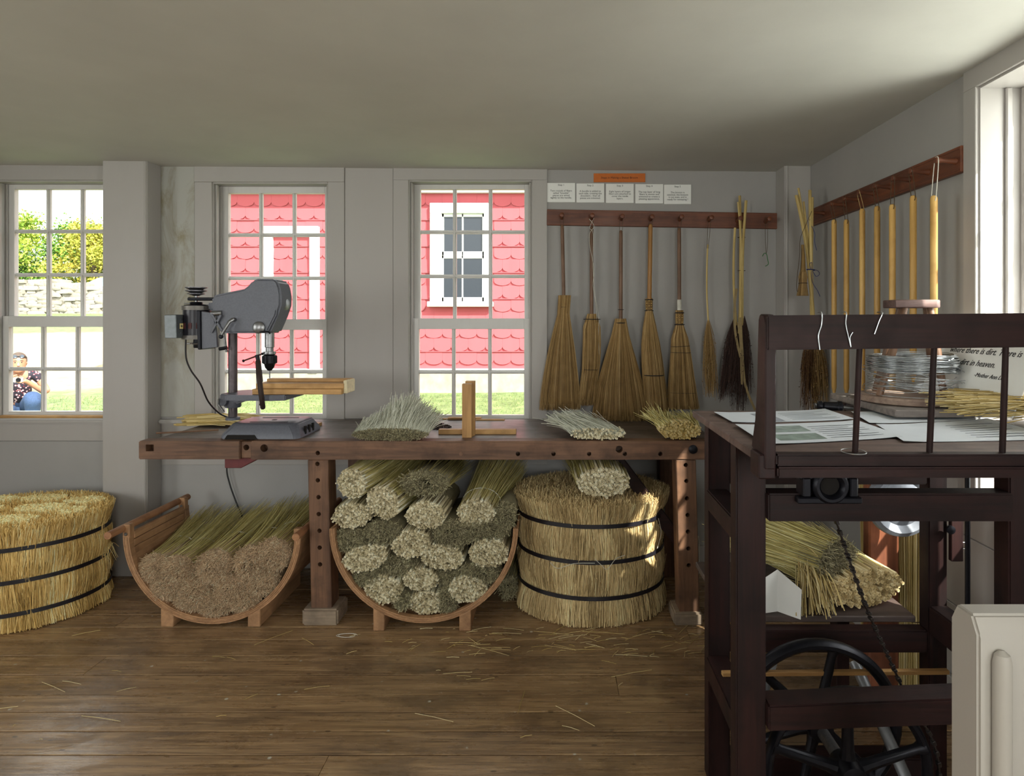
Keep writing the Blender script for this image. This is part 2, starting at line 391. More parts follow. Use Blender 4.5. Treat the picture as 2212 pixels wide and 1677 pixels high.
TL = lambda x, o, z: (XL - o, x, z)
TF = lambda x, o, z: (x, YF - o, z)
W1, W2, W3 = (-3.265, -2.575), (-1.989, -1.312), (-.843, -.122)
W4 = (1.495, 2.180)
wb = wall('wall_back', TB, XL - .17, XR + .17, [(*W1, .86, 2.262), (*W2, .855, 2.250), (*W3, .855, 2.262)])
wr = wall('wall_right', TR, YF - .17, YW, [(-1.2, 0.0, .86, 2.24), (*W4, .86, 2.243)])
wl = wall('wall_left', TL, YF - .17, YW, [(.2, 1.6, .86, 2.24)])
wf = wall('wall_front', TF, XL - .17, XR + .17, [(-3.5, -2.3, .86, 2.24), (.1, 1.3, .86, 2.24)])
# vertical wall boards with open joints between the windows
def wboard(x0, x1, z0, z1, mat=M_trim, t=.008): B(x0 + .0015, x1 - .0015, YW - t, YW + .01, z0, z1).build('board', mat, wb, bevel=.002)
zt = 2.36
wboard(-2.29, -2.089, .88, zt, M_stain); wboard(-1.216, -.932, .87, zt); wboard(-4.2, -3.37, .742, zt)
wboard(-4.2, -2.54, .742, .86, M_trim, .014); wboard(-2.29, -.035, .60, .86, M_trim, .004)
wboard(-4.2, -2.54, 0, .738, M_wall, .004)
def casing(win, T, a, b, z0, z1, t=.013, mat=M_trim):
    MB().hexa([T(*p) for p in [(a, -t, z0), (b, -t, z0), (b, .002, z0), (a, .002, z0), (a, -t, z1), (b, -t, z1), (b, .002, z1), (a, .002, z1)]]).build('casing', mat, win, bevel=.002)

def make_window(n, T, x0, x1, zsill, zhead, pT, pB, casings, flip=1, ncol=3, sill_mat=M_trim):
    """double-hung sash window: three rows of panes above, two below"""
    win = struct('window_%d' % n, T((x0 + x1) / 2, 0, zsill))
    def bx(m, a, b, o0, o1, z0, z1):
        m.hexa([T(*p) for p in [(a, o0, z0), (b, o0, z0), (b, o1, z0), (a, o1, z0), (a, o0, z1), (b, o0, z1), (b, o1, z1), (a, o1, z1)]]); return m
    mu, meet = .022, .062
    p = (pT - pB - 3 * mu - meet) / 5
    zup_b = pT - 3 * p - 2 * mu
    # jamb lining, stops and sill
    for a, b in ((x0 - .004, x0 + .006), (x1 - .006, x1 + .004)):
        bx(MB(), a, b, 0, .125, zsill, zhead).build('jamb', M_trim, win, bevel=.001)
    bx(MB(), x0 + .006, x1 - .006, .0, .124, zhead - .008, zhead + .004).build('head_jamb', M_trim, win, bevel=.001)
    for a, b in ((x0 + .006, x0 + .018), (x1 - .018, x1 - .006)):
        bx(MB(), a, b, .012, .034, zsill, zhead - .008).build('stop_bead', M_trim, win, bevel=.004)
        bx(MB(), a, b, .066, .076, zsill, zhead - .008).build('parting_bead', M_trim, win, bevel=.002)
    bx(MB(), x0, x1, -.004, .15, zsill - .03, zsill + .006).build('sill', sill_mat, win, bevel=.003)
    for k in casings: casing(win, T, *k)
    sx0, sx1 = x0 + .008, x1 - .008
    st = .042
    def sash(nm, o, zb, zt_, rows, b0, t0):
        th = .032; s = MB()
        bx(s, sx0, sx0 + st, o, o + th, zb, zt_); bx(s, sx1 - st, sx1, o, o + th, zb, zt_)
        bx(s, sx0 + st, sx1 - st, o, o + th, zb, b0); bx(s, sx0 + st, sx1 - st, o, o + th, t0, zt_)
        so = s.build(nm, M_sash, win, bevel=.0015)
        wpan = (sx1 - sx0 - 2 * st - (ncol - 1) * mu) / ncol; hp = (t0 - b0 - (rows - 1) * mu) / rows
        def muntin(a, b, z0, z1, vert):
            e_ = 0 if vert else .0007; m = MB(); bx(m, a, b, o + .012 + e_, o + .028 - e_, z0, z1)
            c = .007
            if vert: bx(m, a + c, b - c, o + .001, o + .014, z0, z1)
            else: bx(m, a, b, o + .0017, o + .014, z0 + c, z1 - c)
            m.build('muntin', M_sash, so, bevel=.001)
        for i in range(1, ncol): a = sx0 + st + i * wpan + (i - 1) * mu; muntin(a, a + mu, b0, t0, True)
        for j in range(1, rows): z = b0 + j * hp + (j - 1) * mu; muntin(sx0 + st, sx1 - st, z, z + mu, False)
        for i in range(ncol):
            for j in range(rows):
                a = sx0 + st + i * (wpan + mu); z = b0 + j * (hp + mu)
                bx(MB(), a - .004, a + wpan + .004, o + .018, o + .021, z - .004, z + hp + .004).build('pane', M_glass, so, smooth=False)
    sash('upper_sash', .080, zup_b - .034, zhead - .008, 3, zup_b, pT)
    sash('lower_sash', .040, zsill + .006, zup_b + .002, 2, pB, pB + 2 * p + mu)
    return win
make_window(1, TB, *W1, .86, 2.262, 2.226, .906, [(W1[0] - .105, W1[0], .86, 2.262), (W1[0] - .105, W1[1], 2.262, 2.36, .013)], sill_mat=M_trim)
make_window(2, TB, *W2, .855, 2.250, 2.202, .892, [(-2.089, W2[0], .86, 2.250), (W2[1], -1.216, .86, 2.250), (-2.089, -1.216, 2.250, 2.36, .016)])
make_window(3, TB, *W3, .855, 2.262, 2.226, .884, [(-.932, W3[0], .86, 2.262), (W3[1], -.035, .86, 2.262), (-.932, -.035, 2.262, 2.36, .013)])
make_window(4, TR, *W4, .86, 2.243, 2.20, .90, [(W4[1], 2.245, .78, 2.243), (W4[0] - .07, W4[0], .78, 2.243), (W4[0] - .07, 2.245, 2.243, 2.36)])
make_window(5, TR, -1.2, 0.0, .86, 2.24, 2.20, .90, [(-1.28, -1.2, .78, 2.24), (0, .08, .78, 2.24)], ncol=4)
make_window(6, TL, .2, 1.6, .86, 2.24, 2.20, .90, [(.12, .2, .78, 2.24), (1.6, 1.68, .78, 2.24)], ncol=5)
make_window(7, TF, -3.5, -2.3, .86, 2.24, 2.20, .90, [(-3.58, -3.5, .78, 2.24), (-2.3, -2.22, .78, 2.24)], ncol=4)
make_window(8, TF, .1, 1.3, .86, 2.24, 2.20, .90, [(.02, .1, .78, 2.24), (1.3, 1.38, .78, 2.24)], ncol=4)
# boxed timber posts, ledges and baseboards
def post_box(n, x0, x1, y0, y1, bead):
    o = struct('trim_%d' % n, ((x0 + x1) / 2, (y0 + y1) / 2, 0))
    B(x0, x1, y0, y1, 0, 2.37).build('casing_board', M_trim, o, bevel=.004, seg=2)
    MB().tube([(bead, y0 + .001, 0), (bead, y0 + .001, 2.36)], .006, 8).build('corner_bead', M_trim, o)
post_box(1, -2.54, -2.288, 3.607, YW, -2.300)
post_box(2, 1.300, XR, 3.600, YW, 1.315)
t3 = struct('trim_3', (-2.2, YW, .86))
B(-2.29, -1.99, YW - .035, YW, .845, .868).build('ledge', M_trim, t3, bevel=.006, seg=2)
t4 = struct('trim_4', (-3.4, YW, .86))
B(-4.2, -2.54, YW - .035, YW + .01, .846, .872).build('sill_nosing', M_trim, t4, bevel=.008, seg=2)
B(-3.26, -2.56, YW + .002, YW + .05, .872, .886).build('wood_strip', W_pine('x'), t4, bevel=.001)
bb = MB().box(-2.288, 1.30, YW - .018, YW, 0, .13).build('baseboard_back', M_trim, bevel=.003); bb['kind'] = 'structure'
bb = MB().box(XR - .018, XR, YF, YW - .14, 0, .16).build('baseboard_right', M_trim, bevel=.003); bb['kind'] = 'structure'
bb = MB().box(-4.2, -2.54, YW - .018, YW, 0, .13).build('baseboard_left', M_trim, bevel=.003); bb['kind'] = 'structure'
# board joints on the right wall below the window
for z0, z1 in ((.165, .42), (.424, .69), (.694, .83)):
    B(XR - .006, XR + .004, .9, 2.75, z0, z1).build('board', M_trim, wr, bevel=.002)

# ------------------------------------------------------------------ outdoors
gx = np.linspace(-60, 40, 101); gy = np.linspace(-20, 70, 91); GX, GY = np.meshgrid(gx, gy)
def gz(x, y): return np.where(y < 4, -.2, -.53 + .085 * np.minimum(y, 30)) + .03 * np.sin(x * .9) * np.cos(y * .7) * (y > 6)
GZ = gz(GX, GY); idx = np.arange(GX.size).reshape(GX.shape)
def m_ground():
    t = Nt('lawn_and_dirt'); v = t.coord((1, 1, 1)); n = t.noise(v, .7, 6, .7); n2 = t.noise(v, 6, 6, .7); n3 = t.noise(v, .25, 3)
    gr = t.ramp(n2, [(0.3, '4c5a34'), (0.55, '69784a'), (0.8, '8c9168')]); tan = t.ramp(n2, [(0.3, '8e7f60'), (0.7, 'b3a481')])
    tc = t.new('ShaderNodeTexCoord'); sp = t.new('ShaderNodeSeparateXYZ'); t.link(tc.outputs['Object'], sp.inputs[0])
    def band(o, a, b, c, d):
        r = t.new('ShaderNodeValToRGB'); mr = t.new('ShaderNodeMapRange'); t.link(o, mr.inputs[0]); mr.inputs[1].default_value = a; mr.inputs[2].default_value = d
        e = r.color_ramp.elements; e[0].position = 0; e[0].color = (0, 0, 0, 1); e[1].position = (b - a) / (d - a); e[1].color = (1, 1, 1, 1)
        k = e.new((c - a) / (d - a)); k.color = (1, 1, 1, 1); k2 = e.new(1.0); k2.color = (0, 0, 0, 1)
        t.link(mr.outputs[0], r.inputs[0]); return r.outputs[0]
    my = band(sp.outputs['Y'], 9.4, 11.6, 17, 19.5)
    mx = t.new('ShaderNodeMapRange'); t.link(sp.outputs['X'], mx.inputs[0]); mx.inputs[1].default_value = -6.2; mx.inputs[2].default_value = -7.4
    m = t.new('ShaderNodeMath', operation='MULTIPLY'); t.link(my, m.inputs[0]); t.link(mx.outputs[0], m.inputs[1])
    a = t.new('ShaderNodeMath', operation='ADD'); t.link(m.outputs[0], a.inputs[0]); t.link(n, a.inputs[1])
    t.color(t.mix(t.ramp(a.outputs[0], [(0.75, (0, 0, 0)), (1.1 - .15, (1, 1, 1))]), gr, tan)); t.rough(.9); t.bump(n2, .6, .05); return t.m
M_ground = m_ground()
g = np_obj('ground', np.stack([GX, GY, GZ], -1).reshape(-1, 3), np.stack([idx[:-1, :-1], idx[:-1, 1:], idx[1:, 1:], idx[1:, :-1]], -1).reshape(-1, 4), None, M_ground, kind='structure', origin=(0, 0, 0), smooth=True)
def blades(n, x0, x1, y0, y1, hmax):
    x = rng.uniform(x0, x1, n); yy = rng.uniform(y0, y1, n); z = gz(x, yy); h = rng.uniform(.4, 1, n) * hmax
    b = np.stack([x, yy, z - .01], 1); lean = rng.normal(size=(n, 3)) * np.array([.5, .5, 0]) * h[:, None]
    P = np.stack([b, b + lean * .35 + np.array([0, 0, 1]) * (h * .6)[:, None], b + lean + np.array([0, 0, 1]) * h[:, None]], 1)
    return strand_mesh(P, np.stack([np.full(n, .0026), np.full(n, .002), np.full(n, .0006)], 1), rng.uniform(0, 1, n))
ST_grass = straw('grass_blades', [(0, '455a2a'), (0.4, '62793f'), (0.75, '879a58'), (1, 'a8a973')])
v_, q_, t_ = joinm(blades(15000, -6.2, .8, 6.2, 9.9, .05), blades(5500, -9.5, -5.6, 6.2, 9.6, .05))
tag(np_obj('lawn_grass', v_, q_, t_, ST_grass), 'short green lawn grass growing outside the windows', 'grass')

# red building across the lawn
YB = 10.0
M_red = painted('red_shingle_paint', (0.45, 0.075, 0.09), grime='7a3036', amt=.35, rough=.7)
M_bwhite = painted('exterior_white_paint', (0.72, 0.72, 0.70), amt=.1)
M_found = plain('foundation_stone', '9a9384', .9, 0, .25, 6, .4)
bx0, bx1 = -6.1, 6.0
rb = thing('red_building', 'red scallop-shingled building with white trim seen across the lawn', 'building', ((bx0 + bx1) / 2, YB, .2))
zs, ze = .655, 3.42
B(bx0, bx1, YB + .03, YB + 6, .655, 3.8).build('wall', M_red, rb)
B(bx0 - .03, bx1, YB + .0, YB + 6, -.3, .655).build('foundation', M_found, rb, bevel=.02)
B(bx0 - .3, bx1 + .3, YB - .06, YB + .02, 3.42, 3.75).build('fascia', M_bwhite, rb)
MB().prism([(YB - .45, 3.75), (YB + 3, 5.6), (YB + 6.4, 3.75)], 'yz', bx0 - .35, bx1 + .35).build('roof', plain('dark_roof', '55504c', .9), rb)
# scalloped shingles, shared mesh, two courses to a sheet
sw, sh = .268, .206
poly = [(-sw / 2 + .0006, sh)] + [(sw / 2 * .996 * math.cos(a), .07 + -.07 * abs(math.sin(a))) for a in np.linspace(math.pi, 2 * math.pi, 9)] + [(sw / 2 - .0006, sh)]
tmpl = MB().prism(poly, 'xz', -.013, 0).build('shingle', M_red, None, smooth=False)
sm = tmpl.data; bpy.data.objects.remove(tmpl)
door = (at(567, 0, YB).x, at(690, 0, YB).x); dz = at(0, 490, YB).z
wnd = (at(930, 0, YB).x, at(1056, 0, YB).x, at(0, 664, YB).z, at(0, 440, YB).z)
row = 0; z = ze - sh; nsh = 0
while z > zs - .02:
    x = -5.35 + (sw / 2 if row % 2 else 0)
    while x < -.15:
        inw = wnd[0] - .02 < x < wnd[1] + .02 and wnd[2] < z + .1 < wnd[3]
        if not inw and nsh < 298:
            s_ = bpy.data.objects.new('shingle', sm); C.objects.link(s_); s_.parent = rb
            s_.location = Vector((x, YB + .016 - (.003 if row % 2 else 0), z)) - ORG[rb]; s_.rotation_euler = (-.06 + random.uniform(-.02, .02), 0, 0); nsh += 1
        x += sw
    row += 1; z -= sh
    if row % 2 == 0: B(bx0, bx1, YB + .005, YB + .022, z + sh - .010, z + sh + .004).build('seam_strip', M_red, rb)
def btrim(nm, u0, u1, v0, v1, d=.06, mat=M_bwhite, par=rb, back=.03):
    a, b = at(u0, v0, YB), at(u1, v1, YB); return B(a.x, b.x, YB - d, YB + back, b.z, a.z).build(nm, mat, par, bevel=.006)
btrim('door_trim', 568, 590, 507.5, 800); btrim('door_trim', 671, 690, 507.5, 800); btrim('door_trim', 568, 690, 490, 508, .065)
btrim('window_trim', 930, 955, 461.5, 655); btrim('window_trim', 1046, 1056, 461.5, 655); btrim('window_trim', 930, 1056, 440, 462, .065); btrim('window_sill', 925, 1066, 652, 663, .1)
btrim('base_board', 300, 1500, 797, 803, .03)
M_dpane = plain('dark_screened_pane', '2b3038', .35, 0, .2, 60, .05)
for v0, v1, d in ((462, 556, .01), (552, 655, .03)):
    a, b = at(955, v0, YB), at(1046, v1, YB); fr = MB(); t = .05
    fr.box(a.x, b.x, YB - d, YB + .03, a.z - .05, a.z); fr.box(a.x, b.x, YB - d, YB + .03, b.z, b.z + .09)
    fr.box(a.x, a.x + .03, YB - d, YB + .03, b.z, a.z); fr.box(b.x - .03, b.x, YB - d, YB + .03, b.z, a.z); mx = at(999.5, 0, YB).x
    fr.box(mx - .012, mx + .012, YB - d, YB + .03, b.z, a.z); sa = fr.build('window_sash', M_bwhite, rb, bevel=.003)
    for p0, p1 in ((a.x + .03, mx - .012), (mx + .012, b.x - .03)): B(p0, p1, YB - d + .012, YB - d + .018, b.z + .09, a.z - .05).build('window_pane', M_dpane, sa)

# fieldstone wall, shed roof and trees beyond the drive
M_stone = plain('fieldstone', '8d877c', .9, 0, .3, 5, .5)
YS = 26.0
fw = thing('stone_wall', 'pale dry-laid fieldstone wall beyond the dirt drive', 'wall', (-20.5, YS, 1.65))
smesh = []
for k in range(6):
    m = B(-.5, .5, -.5, .5, -.5, .5); o = m.build('stone', M_stone, fw); me = o.data
    bm = bmesh.new(); bm.from_mesh(me); bmesh.ops.subdivide_edges(bm, edges=bm.edges, cuts=1, use_grid_fill=True)
    for vv in bm.verts: vv.co = (vv.co + ORG[fw]) ; vv.co = vv.co * (0.8 + .2 / max(.6, vv.co.length * 1.4)) + Vector([random.uniform(-.06, .06) for _ in range(3)])
    bm.to_mesh(me); bm.free(); smesh.append(me); bpy.data.objects.remove(o)
for j in range(10):
    x = -24.2 + random.uniform(0, .3)
    while x < -16.5:
        wd = random.uniform(.28, .62); z = 1.62 + j * .145; top = 3.25 - .20 * max(0, x + 21.4) - .1 * max(0, -22.6 - x)
        if z + .05 < top:
            s_ = bpy.data.objects.new('stone', random.choice(smesh)); C.objects.link(s_); s_.parent = fw
            s_.location = Vector((x + wd / 2, YS + random.uniform(-.06, .06) + j * .03, z + .07)) - ORG[fw]
            s_.scale = (wd * 1.05, random.uniform(.5, .7), random.uniform(.14, .18)); s_.rotation_euler = (random.uniform(-.05, .05), random.uniform(-.06, .06), random.uniform(-.2, .2))
        x += wd
B(-24.2, -17.5, YS + .35, YS + 1.2, 1.0, 2.4).build('rubble_core', M_stone, fw, bevel=.1)
sp_ = at(208, 620, 30.0)
sh_ = thing('shed', 'small shed with pale blue roof behind the stone wall', 'shed', (sp_.x + 1.2, 31, 1.6))
B(sp_.x + .1, sp_.x + 3.2, 30.4, 33, 1.4, 2.2).build('wall', M_bwhite, sh_)
MB().prism([(sp_.x - .35, 3.15), (sp_.x + .2, 3.4), (sp_.x + 3.0, 3.3), (sp_.x + 3.4, 1.75), (sp_.x + 3.2, 1.7)], 'xz', 29.9, 33.2).build('roof', plain('pale_blue_roof', '9fc3d2', .5, 0, .05), sh_)
M_bark = plain('bark', '5a4a3a', .9, 0, .3, 20, .4)
def leafm(a, b, c): return straw('leaves_' + a, [(0, a), (0.5, b), (1, c)], .55)
TREES = [(-31.5, 36, 6.4, 3.0, 0, 'broad green tree on the far left beyond the stone wall'), (-28.8, 34, 6.9, 2.5, 1, 'yellow-green tree with a pointed tip above the stone wall'),
         (-26.6, 36, 6.5, 2.6, 0, 'dense green tree rising behind the middle of the stone wall'), (-24.4, 34, 6.3, 2.3, 2, 'tree with yellowing leaves nearest the white post'),
         (-22.2, 37, 6.6, 2.8, 1, 'light green tree behind the pale blue shed roof')]
pal = [leafm('355b22', '5f8a35', '93b44e'), leafm('4a6e22', '86a238', 'bcc052'), leafm('6b7a2a', 'a3a03c', 'd0b758')]
for x, yy, ht, rad, kk, lab in TREES:
    zb = float(gz(x, yy)); tr = thing('leafy_tree', lab, 'tree', (x, yy, zb), 'trees beyond the stone wall')
    MB().tube([(x, yy, zb - .1), (x + .1, yy, zb + 1.5), (x - .1, yy, ht - 1.5)], [.22, .16, .08], 8).build('trunk', M_bark, tr)
    n = 13000; cc = []
    for k in range(46):
        a, h = rng.uniform(0, 6.28), rng.uniform(.0, 1); r = rad * (1 - .75 * h ** 1.7) * math.sqrt(rng.uniform(.25, 1))
        cc.append((x + r * math.cos(a), yy + r * math.sin(a), zb + .5 + h * (ht - zb - .6)))
    cc = np.array(cc); pk = rng.integers(0, 46, n); ctr = cc[pk] + rng.normal(size=(n, 3)) * np.array([.40, .40, .24])
    d = rng.normal(size=(n, 3)); d /= np.linalg.norm(d, axis=1, keepdims=True); e = np.cross(d, rng.normal(size=(n, 3))); e /= np.linalg.norm(e, axis=1, keepdims=True); s_ = rng.uniform(.045, .105, (n, 1))
    V = np.stack([ctr - d * s_, ctr - e * s_ * .6, ctr + d * s_, ctr + e * s_ * .6], 1).reshape(-1, 3)
    np_obj('foliage', V, np.arange(4 * n).reshape(-1, 4), np.repeat(np.clip(rng.normal(.5, .2, n) + (pk % 5 - 2) * .08, 0, 1), 4), pal[kk], tr)
# ------------------------------------------------------------------ workbench
ZT, YFB = .870, 3.04
wbn = thing('workbench', 'long scarred wooden workbench with pegged legs below the windows', 'workbench', (-.6, 3.38, 0))
XA, XB = -1.97, .80
top = MB()
top.box(-1.98 + .05, XB - .02, YFB + .08, 3.72, ZT - .05, ZT)
top.build('bench_top', wood('bench_top_wood', '4b4342', '75675f', 'x', .38, stain=.35), wbn, bevel=.003)
CUTS = {}
def carve(ob):
    """bore the collected holes into a board for real"""
    m = CUTS.pop(ob, None)
    if m is None: return
    cu = m.build('cutter', None, ob, smooth=False); md = ob.modifiers.new('bore', 'BOOLEAN'); md.object = cu; md.operation = 'DIFFERENCE'; md.solver = 'EXACT'
    me = bpy.data.meshes.new_from_object(ob.evaluated_get(bpy.context.evaluated_depsgraph_get())); ob.modifiers.clear(); old = ob.data; ob.data = me; me.name = old.name
    bpy.data.objects.remove(cu)
x1, x2, x3 = at(518, 0, YFB).x, at(541, 0, YFB).x, XB
vj = B(XA, x1, YFB, YFB + .08, ZT - .086, ZT + .001).build('vise_jaw', W_bench('x'), wbn, bevel=.004, seg=2)
jb = B(x1, x2, YFB + .012, YFB + .08, ZT - .083, ZT - .004).build('jaw_block', W_bench('x'), wbn, bevel=.003)
fa = B(x2, x3, YFB, YFB + .08, ZT - .088, ZT + .001).build('front_apron', W_bench('x'), wbn, bevel=.004, seg=2)
M_hole = plain('hole_shadow_black', '120d0a', .95, 0, .05, 20, 0)  # near-black colour standing in for the shade of openings left uncut
def hole(par, x, z, r, y=YFB, nm='dog_hole', ring=True):
    CUTS.setdefault(par, MB()).lathe([(r, -.01), (r, .055)], (x, y, z), (0, 1, 0), 18)
for u in (1118.7, 1195.7, 1272.7, 1349.8, 1426.4, 686.4): p = at(u, 981 if u > 700 else 979, YFB); hole(fa, p.x, p.z, .0105)
for u, v, r in ((1337.5, 971, .017), (570.5, 968.5, .018)): p = at(u, v, YFB); hole(fa, p.x, p.z, r)
p = at(532, 967, YFB + .012); hole(jb, p.x, p.z, .014, YFB + .012)
p = at(995.7, 981, YFB); MB().lathe([(.010, 0), (.009, -.001)], p, (0, 1, 0), 14).build('plug', W_bench('z'), wbn)
p = at(323.5, 968, YFB); CUTS.setdefault(vj, MB()).box(p.x - .019, p.x + .019, YFB - .01, YFB + .05, p.z - .016, p.z + .016)
for k_ in (fa, jb, vj): carve(k_)
p = at(1497, 971, YFB); MB().lathe([(.021, 0), (.021, -.004), (.012, -.010), (.002, -.011)], p, (0, 1, 0), 18).build('bolt_head', M_iron, wbn)
# legs with dog holes and foot blocks
def leg(utl, utr, ubl, ubr, holes, fu0, fu1, fv0):
    zt_, zb = ZT - .088, at(0, fv0, YFB).z
    a, b, c, d = at(utl, 0, YFB).x, at(utr, 0, YFB).x, at(ubl, 0, YFB).x, at(ubr, 0, YFB).x
    o = MB().hexa([(c, YFB + .004, zb), (d, YFB + .004, zb), (d, YFB + .11, zb), (c, YFB + .11, zb), (a, YFB + .004, zt_), (b, YFB + .004, zt_), (b, YFB + .11, zt_), (a, YFB + .11, zt_)]).build('leg', W_bench('z'), wbn, bevel=.004)
    for u, v in holes: q = at(u, v, YFB + .004); hole(o, q.x, q.z, .0105, YFB + .004)
    carve(o)
    e, f = at(fu0, 0, YFB - .01).x, at(fu1, 0, YFB - .01).x
    B(e, f, YFB - .015, YFB + .14, 0, zb + .004).build('foot_block', wood('foot_wood', '7a6a5a', 'a08d78', 'x', .7), wbn, bevel=.008, seg=2)
    return o
leg(663.6, 708, 671, 716, [(685.5, 1002.5), (686.5, 1038), (688, 1074.5), (688.5, 1111), (690, 1147), (690.5, 1183.5), (691.3, 1219.7)], 653, 730, 1316)
leg(1460, 1504, 1468, 1512, [(1481.3, 1005), (1482.7, 1039.5), (1484, 1077), (1485.4, 1113), (1486, 1149), (1487.3, 1185.5), (1488, 1222)], 1456, 1518, 1324)
for x in (at(690, 0, YFB).x, at(1488, 0, YFB).x): B(x - .045, x + .045, 3.60, 3.69, 0, ZT - .05).build('rear_leg', W_bench('z'), wbn, bevel=.004)
B(-1.12, .66, 3.62, 3.66, .66, ZT - .05).build('rear_apron', W_bench('x'), wbn, bevel=.003)
a = at(1492, 1000, 3.3); MB().bar((.62, 3.2, .35), (.30, 3.2, .775), .06, .05, (0, 1, 0)).build('brace', W_mach('x'), wbn, bevel=.003)
p, q = at(485, 988, YFB + .03), at(520, 1012, YFB + .03)
MB().hexa([(p.x, YFB + .03, q.z), (q.x, YFB + .03, q.z), (q.x + .03, YFB + .4, q.z + .03), (p.x, YFB + .4, q.z + .03), (p.x, YFB + .03, p.z), (q.x + .1, YFB + .03, p.z), (q.x + .1, YFB + .4, p.z), (p.x, YFB + .4, p.z)]).build('vise_guide', plain('red_painted_wood', '5e2426', .6), wbn, bevel=.003)
B(-1.95, -1.88, YFB + .4, 3.70, ZT - .13, ZT - .05).build('end_bearer', W_bench('y'), wbn, bevel=.003)

# ------------------------------------------------------------------ drill press
YP = 3.25
dp = thing('drill_press', 'grey bench drill press standing on the left end of the workbench', 'drill press', (at(503, 0, YP).x, YP, ZT))
def q2(zx, zy, Y): return at(340 + zx / 3.993, 560 + zy / 3.993, Y)
cx = at(503, 0, YP).x
# base: lofted box with ribbed foot opening and slots
bx = [q2(527, 1540, 3.075), q2(1247, 1505, 3.12)]
b = MB(); xl, xr = -1.598 - .115, -1.225; xl = at(473, 0, 3.09).x; xr = at(651, 0, 3.12).x
base = [(xl, .0, 0), (xr, .0, 0)]
def ring(x0, x1, y0, y1, z, c):
    return [(x0 + c, y0, z), (x1 - c, y0, z), (x1, y0 + c, z), (x1, y1 - c, z), (x1 - c, y1, z), (x0 + c, y1, z), (x0, y1 - c, z), (x0, y0 + c, z)]
rs = [ring(xl, xr, 3.085, 3.40, ZT, .02), ring(xl + .003, xr - .003, 3.088, 3.397, ZT + .022, .022), ring(xl + .035, xr - .028, 3.118, 3.37, ZT + .066, .03), ring(xl + .045, xr - .040, 3.128, 3.36, ZT + .071, .03)]
vs_ = [p for r in rs for p in r]; fs_ = [tuple(range(8))[::-1], tuple(range(24, 32))] + [(i * 8 + k, i * 8 + (k + 1) % 8, (i + 1) * 8 + (k + 1) % 8, (i + 1) * 8 + k) for i in range(3) for k in range(8)]
bo = b.add(vs_, fs_).build('base', M_press, dp, bevel=.004, seg=2)
for yy in (3.17, 3.31): B(-1.50, -1.315, yy - .006, yy + .006, ZT + .0705, ZT + .0722).build('slot', M_hole, bo)
MB().lathe([(.014, 0), (.012, .001)], (-1.41, 3.24, ZT + .0712), n=16).build('centre_hole', M_hole, bo)
MB().prism([(-1.585, ZT + .001), (-1.57, ZT + .022), (-1.44, ZT + .022), (-1.425, ZT + .001)], 'xz', 3.0825, 3.095).build('foot_opening', M_hole, bo)
for k in range(3): B(xr - .008, xr + .0015, 3.17 + k * .05, 3.185 + k * .05, ZT + .012, ZT + .05).build('vent', M_hole, bo)
MB().lathe([(.034, 0), (.034, .012), (.026, .016)], (cx, YP, ZT + .070), n=24).build('column_collar', M_press, dp)
MB().lathe([(.0215, 0), (.0215, .56)], (cx, YP, ZT + .08), n=24).build('column', plain('rusted_column_steel', '5a5256', .45, .6, .45, 14, .2), dp)
# head casting
hp = [(527, 330), (560, 312), (800, 262), (835, 235), (870, 193), (915, 176), (1055, 177), (1085, 196), (1105, 250), (1117, 320), (1115, 400), (1085, 490), (1020, 638), (600, 638), (572, 560), (552, 470), (530, 425)]
def P2(z): return [(q2(a, c, YP).x, q2(a, c, YP).z) for a, c in z]
head = MB().prism(P2(hp), 'xz', YP - .07, YP + .07).build('head', M_press, dp, bevel=.012, seg=3)
hl = [(700, 470), (790, 436), (1085, 432), (1080, 480), (1010, 620), (610, 625), (600, 545)]
MB().prism(P2(hl), 'xz', YP - .078, YP - .05).build('head_rib', M_press, dp, bevel=.007, seg=2)
p = q2(878, 590, YP - .078); MB().lathe([(.030, 0), (.030, -.008), (.022, -.014), (.003, -.015)], p, (0, 1, 0), 24).build('depth_dial', M_steel, dp)
MB().tube([p + Vector((.01, -.012, -.022)), p + Vector((.05, -.016, -.02)), p + Vector((.062, -.016, -.03))], .004, 8).build('dial_lever', M_iron, dp)
p = q2(1103, 392, YP); MB().lathe([(.028, -.004), (.030, .006), (.02, .010)], p, (1, -.35, 0), 24).build('badge', M_steel, dp)
p = q2(668, 522, YP - .075); MB().tube([p, p + Vector((0, -.02, 0)), p + Vector((-.012, -.03, -.01)), p + Vector((-.045, -.04, -.075))], [.010, .010, .008, .007], 10).build('lock_lever', M_steel, dp)
MB().lathe([(.004, -.011), (.010, -.006), (.011, 0), (.009, .007), (.003, .010)], p + Vector((-.047, -.041, -.083)), n=12).build('lever_knob', M_iron, dp)
